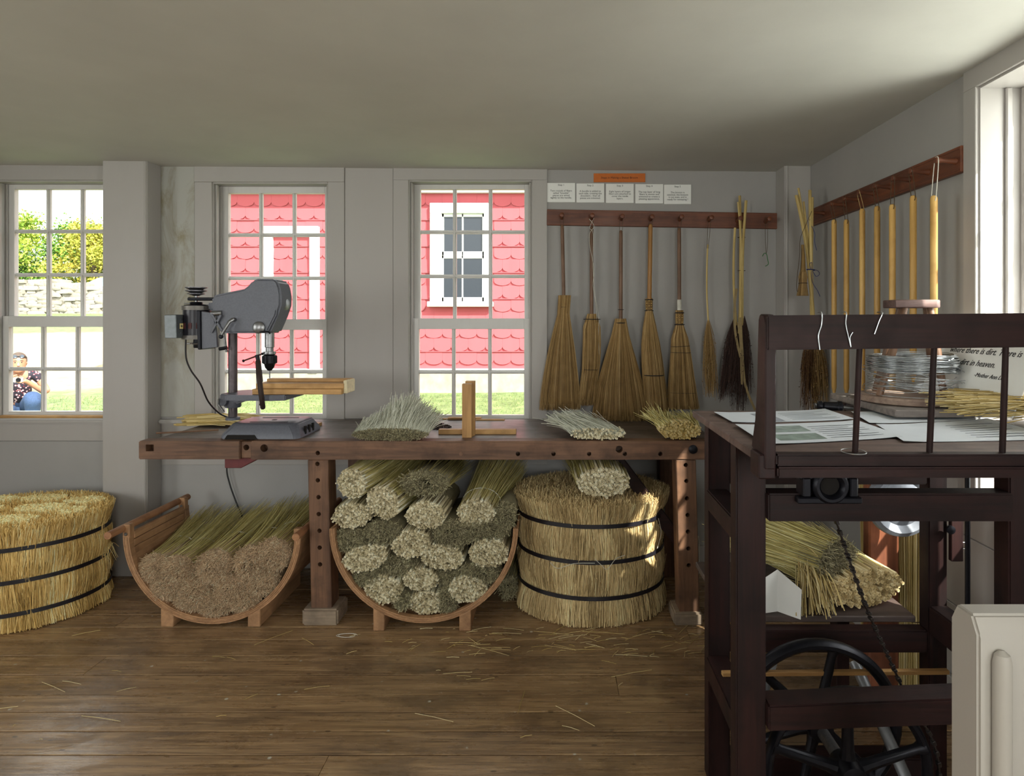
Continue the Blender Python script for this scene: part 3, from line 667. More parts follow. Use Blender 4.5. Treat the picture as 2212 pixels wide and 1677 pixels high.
# quill, chuck and bit
sx = q2(968, 0, YP).x
zq = q2(0, 638, YP).z
prof = [(.023, zq + .01)] + [(.023, q2(0, 760, YP).z), (.019, q2(0, 765, YP).z), (.019, q2(0, 795, YP).z), (.030, q2(0, 797, YP).z), (.030, q2(0, 818, YP).z), (.024, q2(0, 824, YP).z)]
MB().lathe([(r, z) for r, z in prof], (sx, YP, 0), n=24).build('quill', M_steel, dp)
ck = MB().lathe([(.024, q2(0, 822, YP).z), (.034, q2(0, 832, YP).z), (.034, q2(0, 898, YP).z), (.026, q2(0, 906, YP).z), (.022, q2(0, 935, YP).z), (.009, q2(0, 962, YP).z)], (sx, YP, 0), n=24).build('chuck', M_iron, dp)
for k in range(16):
    a = k * math.pi / 8; MB().bar((sx + .034 * math.cos(a), YP + .034 * math.sin(a), q2(0, 836, YP).z), (sx + .034 * math.cos(a), YP + .034 * math.sin(a), q2(0, 896, YP).z), .004, .004, (math.cos(a), math.sin(a), 0)).build('knurl', M_iron, ck, smooth=False)
MB().lathe([(.0032, q2(0, 1042, YP).z), (.0032, q2(0, 955, YP).z)], (sx, YP, 0), n=10).build('drill_bit', M_steel, dp)
# table
zt_ = q2(0, 1148, YP).z
tp = [(q2(605, 0, YP).x, YP - .075), (q2(690, 0, YP).x, YP - .12), (q2(1085, 0, YP).x, YP - .14), (q2(1190, 0, YP).x, YP - .12), (q2(1190, 0, YP).x, YP + .13), (q2(690, 0, YP).x, YP + .12), (q2(605, 0, YP).x, YP + .075)]
MB().prism(tp, 'xy', zt_ - .028, zt_).build('table', M_press, dp, bevel=.005, seg=2)
MB().prism(P2([(735, 1168), (1075, 1168), (1040, 1196), (760, 1222), (720, 1240), (690, 1245), (640, 1200)]), 'xz', YP - .035, YP + .035).build('table_arm', M_press, dp, bevel=.008, seg=2)
MB().lathe([(.036, q2(0, 1278, YP).z), (.040, q2(0, 1265, YP).z), (.040, q2(0, 1175, YP).z), (.036, q2(0, 1160, YP).z)], (cx, YP, 0), n=24).build('table_collar', M_press, dp)
p = q2(575, 1225, YP - .04); MB().lathe([(.022, -.02), (.024, 0), (.022, .02)], p, (0, 1, 0), 18).build('clamp_boss', M_press, dp)
MB().tube([p + Vector((-.01, -.03, .012)), p + Vector((-.004, -.045, -.012)), p + Vector((.02, -.04, -.05))], .006, 8).build('clamp_lever', M_steel, dp)
# motor on its bracket
def mx(zx): return q2(zx, 0, YP).x
def mz(zy): return q2(0, zy, YP).z
mcx = mx(335)
mo = MB().lathe([(.050, mz(690)), (.066, mz(672)), (.066, mz(660)), (.0655, mz(440)), (.070, mz(436)), (.070, mz(412)), (.058, mz(396)), (.02, mz(388))], (mcx + .006, YP, 0), n=28).build('motor', plain('dark_motor_paint', '1d1a24', .35, .2, .2, 40, .05), dp)
for z0, z1 in ((404, 440), (655, 690)): MB().lathe([(.071, mz(z1)), (.071, mz(z0))], (mcx + .006, YP, 0), n=28).build('end_bell', plain('bell_metal', '6c6864', .45, .5), mo)
for k in range(5):
    a = math.radians(-150 + k * 30); MB().obox((mcx + .006 + .0665 * math.cos(a), YP + .0665 * math.sin(a), mz(575)), (.004, .016, .03), Matrix.Rotation(a, 3, 'Z')).build('vent', plain('red_winding', '4a1a1e', .6), mo)
MB().lathe([(.022, mz(765)), (.024, mz(760)), (.024, mz(690)), (.018, mz(685))], (mcx + .012, YP, 0), n=20).build('lower_bearing', M_iron, dp)
MB().torus((mcx + .012, YP, mz(728)), .027, .005, n=24, m=8).build('bearing_clamp', M_steel, dp)
B(mcx - .05, mcx - .025, YP - .01, YP + .01, mz(735), mz(722)).build('clamp_ear', M_steel, dp, bevel=.002)
MB().torus((mcx, YP, mz(380)), .024, .006, n=24, m=8).build('top_clamp', M_iron, dp)
B(mcx - .06, mcx - .02, YP - .008, YP + .008, mz(387), mz(377)).build('clamp_ear', M_steel, dp, bevel=.002)
MB().lathe([(.008, mz(395)), (.008, mz(240))], (mcx, YP, 0), n=12).build('motor_shaft', M_steel, dp)
pz = [(.012, mz(318)), (.020, mz(312)), (.042, mz(302)), (.042, mz(298)), (.026, mz(290)), (.050, mz(277)), (.050, mz(272)), (.030, mz(263)), (.051, mz(249)), (.051, mz(243)), (.02, mz(243))]
MB().lathe(pz, (mcx, YP, 0), n=32).build('step_pulley', metal('pulley_aluminium', '77757a', .4), dp)
B(mx(283), mx(530), YP - .03, YP + .03, mz(358), mz(332)).build('belt_guard_arm', M_iron, dp, bevel=.004)
B(mx(440), mx(515), YP - .02, YP + .05, mz(445), mz(378)).build('motor_yoke', M_press, dp, bevel=.008, seg=2)
MB().prism(P2([(415, 445), (445, 445), (450, 775), (427, 775)]), 'xz', YP - .085, YP + .06).build('mount_flange', M_iron, dp, bevel=.003)
br = MB().prism(P2([(445, 450), (550, 465), (575, 640), (585, 755), (450, 772)]), 'xz', YP - .075, YP - .06).build('motor_bracket', M_press, dp, bevel=.003)
for a, c in (((465, 470), (560, 620)), ((550, 480), (465, 635))):
    MB().bar(q2(*a, YP - .08), q2(*c, YP - .08), .012, .008, (0, 1, 0)).build('cross_rib', M_press, br, bevel=.002)
MB().tube([q2(470, 470, YP - .07), q2(560, 465, YP - .07)], .013, 12).build('slide_rod', M_steel, dp)
MB().tube([q2(575, 640, YP - .08), q2(585, 740, YP - .085), q2(598, 800, YP - .09)], [.006, .006, .007], 8).build('tension_lever', M_steel, dp)
MB().tube([q2(535, 775, YP - .09), q2(600, 765, YP - .09)], .009, 10).build('tension_knob', M_iron, dp)
sb = MB().prism(P2([(165, 482), (262, 480), (268, 678), (170, 678)]), 'xz', YP - .105, YP - .02).build('switch_box', plain('grey_switch_box', '777c80', .4, .5), dp, bevel=.003)
MB().obox(q2(208, 578, YP - .1065), (.016, .003, .026), Matrix.Identity(3)).build('toggle_plate', plain('brass_plate', '9b8a4c', .5), sb)
MB().tube([q2(207, 585, YP - .107), q2(209, 570, YP - .122)], .003, 8).build('toggle', M_steel, sb)
for zy in (520, 635): MB().lathe([(.004, 0), (.003, -.002)], q2(208, zy, YP - .105), (0, 1, 0), 10).build('screw', M_iron, sb)
cord = [q2(245, 690, YP - .06), q2(248, 850, YP - .05), q2(290, 960, YP - .03), q2(370, 1075, YP), q2(440, 1230, YP + .06), q2(535, 1330, YP + .12), q2(620, 1370, 3.44), (at(500, 0, 3.7).x - .05, 3.728, ZT + .01), (at(495, 0, 3.7).x, 3.728, .72)]
for u, v in ((490, 1010), (496, 1045), (510, 1085), (524, 1122)): cord.append(tuple(at(u, v, 3.715)))
cord.append(tuple(at(527, 1180, 3.715)))
def smooth_path(pts, sub=6):
    pts = [Vector(p) for p in pts]; out = []
    for i in range(len(pts) - 1):
        p0, p1, p2, p3 = pts[max(i - 1, 0)], pts[i], pts[i + 1], pts[min(i + 2, len(pts) - 1)]
        for k in range(sub):
            t = k / sub; out.append(.5 * ((2 * p1) + (p2 - p0) * t + (2 * p0 - 5 * p1 + 4 * p2 - p3) * t * t + (3 * p1 - p0 - 3 * p2 + p3) * t ** 3))
    return out + [pts[-1]]
MB().tube(smooth_path(cord), .0042, 8).build('power_cord', M_cord, dp)
# drilling jig of stacked boards and the C-clamp that holds it
YJ = 3.16
zl = zt_ + .001
jg = thing('drilling_jig', 'stepped wooden drilling jig clamped on the drill press table', 'jig', (at(650, 0, YJ).x, YJ, zl))
xa, xb = q2(833, 0, YJ).x, q2(1600, 0, YJ).x
B(xa, xb, YJ - .02, YJ + .13, zl, zl + .026).build('lower_board', W_pine('x'), jg, bevel=.0015)
B(xa + .01, xb + .004, YJ, YJ + .13, zl + .0265, zl + .052).build('upper_board', W_pine('x'), jg, bevel=.0015)
B(xa + .03, xb + .012, YJ + .075, YJ + .13, zl + .0525, zl + .068).build('fence', W_pine('x'), jg, bevel=.0015)
B(xb + .0, xb + .02, YJ + .005, YJ + .128, zl + .002, zl + .066).build('end_cap', plain('raw_end_grain', 'd0c4a4', .8), jg, bevel=.003)
cp = thing('c_clamp', 'rusty C-clamp gripping the drilling jig beside the chuck', 'clamp', tuple(q2(905, 1285, YJ - .03)))
fr = [q2(868, 880, YJ - .02), q2(872, 960, YJ - .05), q2(880, 1040, YJ - .075), q2(893, 1150, YJ - .085), q2(905, 1240, YJ - .07), q2(910, 1280, YJ - .03)]
MB().tube(smooth_path(fr), .012, 8).build('frame', plain('rusty_iron', '3a2c28', .6, .4, .35, 30, .2), cp)
MB().tube([q2(858, 825, YJ - .0), q2(880, 920, YJ - .0), q2(893, 1060, YJ + .0)], [.010, .009, .010], 10).build('screw', M_iron, cp)
MB().tube([q2(742, 878, YJ - .02), q2(907, 817, YJ + .02)], .004, 8).build('tommy_bar', plain('rusty_bar', '4a2c28', .6), cp)
for a in ((742, 878, -.02), (907, 817, .02)): MB().lathe([(.002, -.006), (.007, -.003), (.007, .003), (.002, .006)], q2(a[0], a[1], YJ + a[2]), (1, 0, .3), 10).build('bar_end', M_iron, cp)
MB().tube([q2(910, 1280, YJ - .03), q2(905, 1262, YJ), q2(895, 1250, YJ + .01)], .010, 8).build('anvil', M_iron, cp)
# ------------------------------------------------------------------ straw builders
def ell_pack(rx, ry, s, jit=.22, limit=400):
    pts = []; j = 0; y = -ry
    while y <= ry:
        x = -rx + (s / 2 if j % 2 else 0)
        while x <= rx:
            if (x / rx) ** 2 + (y / ry) ** 2 <= 1.0 + random.uniform(-.12, .06): pts.append((x + random.uniform(-jit, jit) * s, y + random.uniform(-jit, jit) * s))
            x += s
        y += s * .86; j += 1
    return np.array(pts[:limit])
def frame(d, rot=0.0):
    d = Vector(d).normalized(); ref = Vector((0, 0, 1)) if abs(d.z) < .9 else Vector((0, 1, 0))
    a = ref.cross(d).normalized() * -1; b = a.cross(d) * -1
    if b.dot(ref) < 0: b = -b
    R = Matrix.Rotation(rot, 3, d); a, b = R @ a, R @ b
    return np.array(a), np.array(b), np.array(d)
def stalks(Cn, fr_, pts, r, l, tone=(.62, .16), stag=.006, flare=0.0, dome=0.0):
    a, b, d = fr_; N = len(pts); Cn = np.array(Cn)
    off = rng.uniform(-stag, stag, N) - dome * (1 - (pts ** 2).sum(1) / max(1e-9, (pts ** 2).sum(1).max()))
    rr = r * rng.uniform(.8, 1.12, N); c0 = Cn + pts[:, :1] * a + pts[:, 1:] * b + off[:, None] * d
    c1 = Cn + (pts[:, :1] * a + pts[:, 1:] * b) * (1 + flare) + d * l
    ang = rng.uniform(0, 6, N)[:, None] + np.arange(6) * math.pi / 3
    e = np.cos(ang)[..., None] * a + np.sin(ang)[..., None] * b
    o0 = c0[:, None] + e * rr[:, None, None]; i0 = c0[:, None] + e * (rr * .55)[:, None, None] + d * .0008; o1 = c1[:, None] + e * rr[:, None, None]
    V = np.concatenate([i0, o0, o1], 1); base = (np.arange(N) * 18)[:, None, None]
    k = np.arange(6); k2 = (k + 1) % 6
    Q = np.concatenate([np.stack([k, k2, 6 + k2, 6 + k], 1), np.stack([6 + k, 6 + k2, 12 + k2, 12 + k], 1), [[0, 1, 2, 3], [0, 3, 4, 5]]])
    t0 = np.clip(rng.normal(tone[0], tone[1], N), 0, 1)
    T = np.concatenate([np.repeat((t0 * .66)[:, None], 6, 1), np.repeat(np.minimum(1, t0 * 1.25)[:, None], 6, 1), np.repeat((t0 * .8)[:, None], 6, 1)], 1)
    return V.reshape(-1, 3), (Q[None] + base).reshape(-1, 4), T.ravel()
def fuzz(Cn, fr_, rx, ry, n, ln, tone=(.5, .22), spread=.7, r=.0011, dome=.02):
    a, b, d = fr_; th = rng.uniform(0, 6.283, n); q = np.sqrt(rng.uniform(0, 1, n))
    p = np.array(Cn) + (rx * q * np.cos(th))[:, None] * a + (ry * q * np.sin(th))[:, None] * b - (dome * (1 - q ** 2))[:, None] * d
    dr = -d + rng.normal(size=(n, 3)) * spread; dr /= np.linalg.norm(dr, axis=1, keepdims=True)
    L = rng.uniform(.4, 1, n)[:, None] * ln
    P = np.stack([p + d * .012, p + dr * L * .5, p + dr * L + rng.normal(size=(n, 3)) * ln * .15], 1)
    return strand_mesh(P, r, np.clip(rng.normal(*tone, n), 0, 1))
def core(Cn, fr_, rx, ry, L, tone=.15, taper=1.0, n=14, l0=.006, dome=.0):  # low tone puts the shade of the crevices into the core colour
    a, b, d = fr_; Cn = np.array(Cn); V = []; secs = [(l0 - dome, .35), (l0 - dome * .6, .75), (l0 + .004, .97), (L, taper)]
    for l, s in secs:
        for k in range(n):
            t = 2 * math.pi * k / n; V.append(Cn + d * l + (a * rx * math.cos(t) + b * ry * math.sin(t)) * s)
    Q = [(i * n + k, i * n + (k + 1) % n, (i + 1) * n + (k + 1) % n, (i + 1) * n + k) for i in range(3) for k in range(n)]
    Q += [(0, i, i + 1, i + 2) for i in range(1, n - 2, 2)]; Q += [(3 * n, 3 * n + i, 3 * n + i + 1, 3 * n + i + 2) for i in range(1, n - 2, 2)]
    return np.array(V), np.array(Q), np.full(len(V), tone)
def tails(Cn, fr_, rx, ry, l0, L, n, spread=1.25, droop=0.0, r=.0011, tone=(.55, .2), shell=.55, bend=(0, 0, 0), K=5, wob=.012):
    a, b, d = fr_; th = rng.uniform(0, 6.283, n); q = np.sqrt(rng.uniform(shell ** 2, 1, n)); t = np.linspace(0, 1, K)
    x, y = rx * q * np.cos(th), ry * q * np.sin(th); LL = L * rng.uniform(.72, 1.05, n)
    sp = 1 + (spread - 1) * t ** 1.4
    P = np.array(Cn) + (l0 + t[None] * (LL - l0)[:, None])[..., None] * d + (x[:, None] * sp)[..., None] * a + (y[:, None] * sp)[..., None] * b
    P = P + (t ** 2)[None, :, None] * np.array(bend) + np.array([0, 0, -droop]) * (t ** 2)[None, :, None] + rng.normal(size=(n, 1, 3)) * wob * (t ** 1.5)[None, :, None]
    return strand_mesh(P, np.outer(np.full(n, r), np.linspace(1, .6, K)), np.clip(rng.normal(*tone, n), 0, 1))
def bundle(name, label, Cn, d, rx, ry, L, face='stalk', s=.0115, rot=0.0, group=None, cat='straw bundle', tail=None, tie=None, mats=(None, None), tone=(.62, .16), stalk_l=.16, nf=900, fl=.03, coret=.12, dome=.02, fuzzr=.0011, spread=.7):
    fr_ = frame(d, rot); root = thing(name, label, cat, tuple(Vector(Cn) - Vector((0, 0, ry))), group)
    if face == 'stalk':
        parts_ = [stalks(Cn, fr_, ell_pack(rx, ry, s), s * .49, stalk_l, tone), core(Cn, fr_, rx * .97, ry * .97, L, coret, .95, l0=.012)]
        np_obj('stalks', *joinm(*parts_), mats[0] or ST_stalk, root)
    else:
        np_obj('trimmed_ends', *joinm(fuzz(Cn, fr_, rx, ry, nf, fl, tone, r=fuzzr, dome=dome, spread=spread), core(Cn, fr_, rx, ry, L, coret, .95, dome=dome)), mats[0] or ST_fuzz, root)
    if tail: np_obj('fibres', *tails(Cn, fr_, rx, ry, **tail), mats[1] or ST_green, root)
    if tie:
        a, b, dd = fr_; pts = [np.array(Cn) + dd * tie + (a * rx * math.cos(t) + b * ry * math.sin(t)) * 1.06 for t in np.linspace(0, 2 * math.pi, 25)]
        MB().tube(pts, .0022, 6, caps=False).build('tie_string', M_wtwine, root)
    return root

# ------------------------------------------------------------------ bent-wood cradles
def cradle(name, label, u, v, r, Yf, Yb, feet, thick, lift):
    p = at(u, v, Yf); cxx, cz = p.x, p.z
    o = thing(name, label, 'cradle', (cxx, (Yf + Yb) / 2, 0))
    def arc(r0, r1, y0, y1, a0=180, a1=360, n=40, nm='shell', mat=None, par=None):
        vs_, fs_ = [], []
        for i in range(n + 1):
            t = math.radians(a0 + (a1 - a0) * i / n); c, s = math.cos(t), math.sin(t)
            vs_ += [(cxx + r0 * c, y0, cz + r0 * s), (cxx + r1 * c, y0, cz + r1 * s), (cxx + r1 * c, y1, cz + r1 * s), (cxx + r0 * c, y1, cz + r0 * s)]
        for i in range(n):
            a, b = 4 * i, 4 * i + 4
            for k in range(4): fs_.append((a + k, a + (k + 1) % 4, b + (k + 1) % 4, b + k))
        fs_ += [(0, 1, 2, 3), (4 * n, 4 * n + 1, 4 * n + 2, 4 * n + 3)]
        return MB().add(vs_, fs_).build(nm, mat or W_crad('y'), par or o, bevel=.0015)
    arc(r - thick * .45, r - .002, Yf + .004, Yb, nm='shell')
    for y0 in (Yf, Yb - .035):
        nl = 4
        for k in range(nl): arc(r - thick + k * thick / nl + .0004, r - thick + (k + 1) * thick / nl, y0 + (.0 if k % 2 else .0012), y0 + .035, nm='hoop_ply')
    for fu0, fu1, fv in feet:
        a, b = at(fu0, 0, Yf + .01).x, at(fu1, 0, Yf + .01).x; m = (a + b) / 2
        def zr(x): return cz - math.sqrt(max(0, (r - .004) ** 2 - (x - cxx) ** 2))
        MB().hexa([(a, Yf - .005, 0), (b, Yf - .005, 0), (b, Yb - .02, 0), (a, Yb - .02, 0), (a, Yf - .005, zr(a)), (b, Yf - .005, zr(b)), (b, Yb - .02, zr(b)), (a, Yb - .02, zr(a))]).build('foot', W_crad('y'), o, bevel=.003)
    return o, cxx, cz
c1, c1x, c1z = cradle('straw_cradle', 'half-round bent-wood cradle with dowel handles left of the bench leg', 457, 1157, .420, 3.02, 3.52, [(351, 378, 1356), (538, 565, 1358)], .030, .0)
# raised side boards, dowels and bolts of the left cradle
for s in (-1, 1):
    xr_ = c1x + s * .415
    hh = .02 if s < 0 else .0
    MB().tube([(xr_ + s * .006, 2.92 if s < 0 else 2.96, c1z + .012 + hh), (xr_ + s * .006, 3.56, c1z + .012 + hh)], .0175, 14).build('dowel', wood('dowel_wood', '7d5238', 'a97a55', 'y', .45), c1)
    for yy in (3.02, 3.47):
        xa_, xb_ = (c1x - .420, c1x - .386) if s < 0 else (c1x + .386, c1x + .420)
        B(xa_, xb_, yy - .001, yy + .036, c1z - .012, c1z + .030 + hh).build('upright', W_crad('z'), c1, bevel=.004)
        MB().lathe([(.008, 0), (.007, -.004), (.002, -.006)], ((xa_ + xb_) / 2, yy - .0015, c1z + .006), (0, 1, 0), 12).build('bolt', M_steel, c1)
for k in range(3):
    B(c1x - .396, c1x - .386, 3.056, 3.465, c1z - .10 + k * .037, c1z - .066 + k * .037).build('side_slat', W_crad('y'), c1, bevel=.002)
c2, c2x, c2z = cradle('straw_cradle', 'half-round bent-wood cradle heaped with bundles under the bench', 915, 1143, .440, 2.98, 3.50, [(808, 832, 1364), (993, 1018, 1367)], .024, .0)
# fibre bundles in the left cradle, trimmed ends to the front
def z1(a, b): return a / 3.16, 1020 + b / 3.16
LEFT = [(1010, 690, 36, 34, 0, 'leftmost trimmed bundle in the left cradle, lying against its side'), (1215, 665, 38, 32, .1, 'trimmed fibre bundle second from the left along the top row'), (1470, 640, 42, 38, 0, 'trimmed fibre bundle in the middle of the top row'), (1720, 620, 40, 40, -.1, 'trimmed fibre bundle third from the bench leg in the top row'),
        (1870, 560, 40, 36, .1, 'rightmost trimmed bundle, highest in the left cradle'), (1110, 815, 36, 32, .3, 'trimmed fibre bundle low on the left curve of the cradle'), (1330, 800, 38, 34, 0, 'dark-edged trimmed bundle in the centre of the left cradle'), (1590, 800, 42, 36, -.2, 'trimmed fibre bundle right of centre in the left cradle'),
        (1800, 745, 36, 34, -.4, 'trimmed fibre bundle against the right curve of the left cradle'), (1290, 920, 40, 24, .15, 'lowest left trimmed bundle resting on the cradle bottom'), (1480, 930, 42, 28, 0, 'lowest middle trimmed bundle resting on the cradle bottom'), (1680, 880, 38, 26, -.3, 'lowest right trimmed bundle resting on the cradle bottom')]
for i, (a, b, rx, ry, rot, lab) in enumerate(LEFT):
    u, v = z1(a, b); Y = 3.045 + random.uniform(-.012, .015); p = at(u, v, Y); k = Y / F
    dx, dz = p.x - c1x, p.z - c1z; lim = .405 - (rx + ry) / 2 * k * .9; q = math.hypot(dx, dz)
    if q > lim and dz < 0: p = Vector((c1x + dx * lim / q, Y, c1z + dz * lim / q))
    topr = i < 5
    bundle('fibre_bundle', lab, p, (random.uniform(-.03, .03), 1, random.uniform(.0, .04)), rx * k * .96, ry * k * .96, .36, 'fuzz', rot=rot, group='trimmed bundles in the left cradle', mats=(ST_tan, ST_green), nf=2100, fl=.022, fuzzr=.00085, tone=(.55, .22), coret=.12, dome=.04,
           tail=dict(l0=.01, L=.56, n=650, spread=1.25, droop=-.02, tone=(.5, .22), bend=(.02 * (i % 3), 0, .03)) if topr else None, tie=.22 if topr else None)
# stalk bundles in the middle cradle
def z2(a, b): return 680 + a / 3.811, 960 + b / 3.811
ST = [(300, 325, 130, 125, .5, 'stalk bundle highest on the left, against the bench leg'), (560, 480, 150, 130, .6, 'stalk bundle below the dark-topped one at the upper left'), (290, 590, 165, 105, -.1, 'stalk bundle resting on the left rim of the middle cradle'),
      (910, 585, 168, 120, .0, 'round stalk bundle under the trimmed tuft at the top centre'), (1325, 570, 160, 125, -.1, 'stalk bundle at the upper right with long loose tops'), (790, 825, 165, 118, -.3, 'stalk bundle in the very middle of the heap'),
      (1050, 930, 185, 108, .1, 'wide stalk bundle right of the middle of the heap'), (1430, 900, 172, 118, -.05, 'stalk bundle against the right rim of the middle cradle'), (415, 940, 195, 108, -.25, 'slanted stalk bundle low against the left curve'),
      (870, 1115, 150, 98, 0, 'stalk bundle just below the centre of the heap'), (565, 1200, 160, 118, .1, 'stalk bundle at the lower left of the heap'), (920, 1310, 155, 98, 0, 'lowest stalk bundle on the bottom of the middle cradle'), (1280, 1225, 162, 112, .05, 'stalk bundle at the lower right of the heap')]
FZ = [(905, 320, 190, 85, 0, 'dark trimmed tuft crowning the middle cradle heap'), (300, 785, 140, 85, .1, 'trimmed bundle between two stalk bundles at the left rim'), (560, 720, 150, 85, 0, 'trimmed bundle left of the middle stalk bundle'), (1130, 735, 160, 98, .1, 'trimmed bundle below the loose-topped stalk bundle'),
      (1430, 700, 170, 85, -.1, 'trimmed bundle under the upper right stalk bundle'), (1570, 590, 80, 98, 0, 'small trimmed bundle squeezed on the right rim'), (680, 1000, 160, 68, .1, 'flat trimmed bundle left of the lower centre'), (440, 1085, 120, 58, -.3, 'trimmed bundle under the slanted stalk bundle'),
      (1095, 1085, 90, 62, 0, 'small trimmed bundle right of the lower centre'), (1360, 1060, 180, 68, .1, 'trimmed bundle below the right rim stalk bundle'), (730, 1280, 62, 62, 0, 'smallest trimmed tuft between the lowest stalk bundles'), (1100, 1270, 75, 110, 0, 'trimmed bundle beside the lowest right stalk bundle')]
for i, (a, b, rx, ry, rot, lab) in enumerate(ST + FZ):
    isS = i < len(ST); Y = (3.0 if isS else 3.03) + random.uniform(-.012, .012); p = at(*z2(a, b), Y); k = Y / F / 3.811
    dx, dz = p.x - c2x, p.z - c2z; lim = .425 - (rx + ry) / 2 * k * .9; q = math.hypot(dx, dz)
    if q > lim and dz < 0: p = Vector((c2x + dx * lim / q, Y, c2z + dz * lim / q))
    if dz >= 0: p.x = max(c2x - .435 + rx * k, min(c2x + .435 - rx * k, p.x))
    hi_ = i in (0, 1, 4) or i == len(ST)
    if isS: bundle('stalk_bundle', lab, p, (random.uniform(-.05, .05) + (.14 if i in (0, 1, 4) else 0), 1, random.uniform(-.02, .03) + (.08 if i == 4 else 0)), rx * k, ry * k, .42, 'stalk', .0096, rot, 'stalk bundles in the middle cradle', tail=dict(l0=.02, L=.56, n=700, spread=1.45, bend=(.04, 0, .05), tone=(.5, .22), shell=.75) if hi_ else None, tie=.13 if i == 4 else None, tone=(.58, .17))
    else: bundle('fibre_bundle', lab, p, (random.uniform(-.05, .05), 1, 0), rx * k * 1.1, ry * k * 1.15, .40, 'fuzz', rot=rot, group='trimmed bundles in the middle cradle', nf=1300, fl=.026, tone=(.45, .22), coret=.18, tail=dict(l0=.02, L=.5, n=500, spread=1.3, tone=(.3, .2)) if hi_ else None)

# ------------------------------------------------------------------ round bales
def bale(name, label, cx, cy, rx, ry, h, straps, mat, flare_top=.03, flare_bot=.02, n=9000, topkind='clump', lean=0.0):
    o = thing(name, label, 'straw bale', (cx, cy, 0)); K = 7
    def prof(z):
        t = z / h; r = 1 + flare_bot * np.exp(-(t / .12) ** 2) + flare_top * np.exp(-((1 - t) / .14) ** 2)
        for s in straps: r = r - .028 * np.exp(-((z - s) / .05) ** 2)
        return r
    th = rng.uniform(0, 6.283, n); L = rng.uniform(.10, .30, n); z0 = rng.uniform(-.05, h - .05, n); z1_ = np.minimum(z0 + L, h + rng.uniform(-.012, .012, n)); z0 = np.maximum(z0, rng.uniform(.001, .01, n))
    t = np.linspace(0, 1, K); Z = z0[:, None] + (z1_ - z0)[:, None] * t; off = rng.uniform(-.004, .012, n)[:, None] + (t ** 2)[None] * rng.uniform(-.002, .012, n)[:, None]
    for s in straps: off = np.where(np.abs(Z - s) < .03, np.minimum(off, .004 + .010 * np.abs(Z - s) / .03), off)
    tw = th[:, None] + rng.normal(0, .035, n)[:, None] * (t - .5) + .015 * np.sin(Z * 9 + th[:, None] * 5)
    lump = 1 + .012 * np.sin(th * 7 + 1) + .01 * np.sin(th * 13)
    R = prof(Z) * lump[:, None]
    P = np.stack([cx + (rx * R + off) * np.cos(tw) + lean * Z, cy + (ry * R + off) * np.sin(tw), Z], -1)
    clump = .5 + .16 * np.sin(th * 9 + 2 * np.floor(z0 * 6)) + rng.normal(0, .16, n)
    body = MB(); zz = np.linspace(0.002, h - .012, 24)
    body.loft([(z, cx + lean * z, cy, rx * prof(np.array(z)) * .985, ry * prof(np.array(z)) * .985) for z in zz], 56)
    np_obj('straw_body', *joinm(mb_np(body, .28), strand_mesh(P, np.outer(rng.uniform(.0013, .0023, n), np.linspace(1, .75, K)), np.clip(clump, 0, 1))), mat, o)
    for s in straps:
        k = float(prof(np.array(s))); MB().band((cx + lean * s, cy, s), rx * k + .019, ry * k + .019, .019, .0014, 64).build('strap', plain('dark_strap', '1c1a20', .4), o)
    return o, prof
blL, prL = bale('round_straw_bale', 'big yellow straw bale with three dark straps at the left edge', -2.72, 3.25, .405, .345, .478, (.085, .235, .385), ST_yell, .01, .02, 9800)
# top of the left bale: clumps of stalk ends with fibre between
tops = []
for (x, yy, a, b) in [(-2.98, 3.44, .10, .065), (-2.75, 3.46, .12, .06), (-2.50, 3.42, .10, .065), (-2.92, 3.27, .11, .06), (-2.62, 3.28, .13, .07), (-2.86, 3.11, .12, .06), (-2.60, 3.10, .10, .06), (-2.78, 2.98, .10, .045), (-2.43, 3.24, .06, .06)]:
    tops.append(stalks((x, yy, .490), frame((0, 0, -1)), ell_pack(a, b, .0100, limit=700), .0049, .05, (.80, .12), .004))
frt = frame((0, 0, -1)); tops.append(fuzz((-2.72, 3.25, .478), frt, .405, .345, 5200, .022, (.55, .2), .5, .0012, 0))
np_obj('cut_top', *joinm(*tops), ST_yell, blL)
blR, prR = bale('round_straw_bale', 'tan straw bale with three dark straps under the right of the bench', .195, 3.335, .368, .318, .572, (.135, .305, .475), ST_bale, .055, .035, 9800)
np_obj('cut_top', *fuzz((.195, 3.335, .562), frame((0, 0, -1)), .380, .328, 6500, .036, (.45, .2), .35, .0012, .0), ST_bale, blR)

# loose tuft and stray twine on the bales
n = 46; a0 = np.array(at(241, 1176, 3.33)); e0 = np.stack([rng.uniform(-2.36, -2.27, n), rng.uniform(3.27, 3.36, n), rng.uniform(.13, .26, n)], 1); t = np.linspace(0, 1, 5)
P = a0 + (e0 - a0)[:, None] * t[None, :, None] + np.array([0, -.02, .03]) * np.sin(t * math.pi)[None, :, None] + rng.normal(size=(n, 5, 3)) * .003
np_obj('loose_tuft', *strand_mesh(P, .0011, rng.uniform(.5, 1, n)), ST_yell, blL)
for q in (((1188, 1215), (1205, 1228), (1240, 1218), (1285, 1217)), ((1285, 1208), (1300, 1222), (1312, 1230), (1330, 1208), (1350, 1200)), ((1422, 1120), (1428, 1150), (1420, 1185))):
    MB().tube(smooth_path([at(u, v, 2.985 + .16 * ((u - 1275) / 150) ** 2) for u, v in q], 5), .0013, 6).build('stray_twine', M_wtwine, blR)
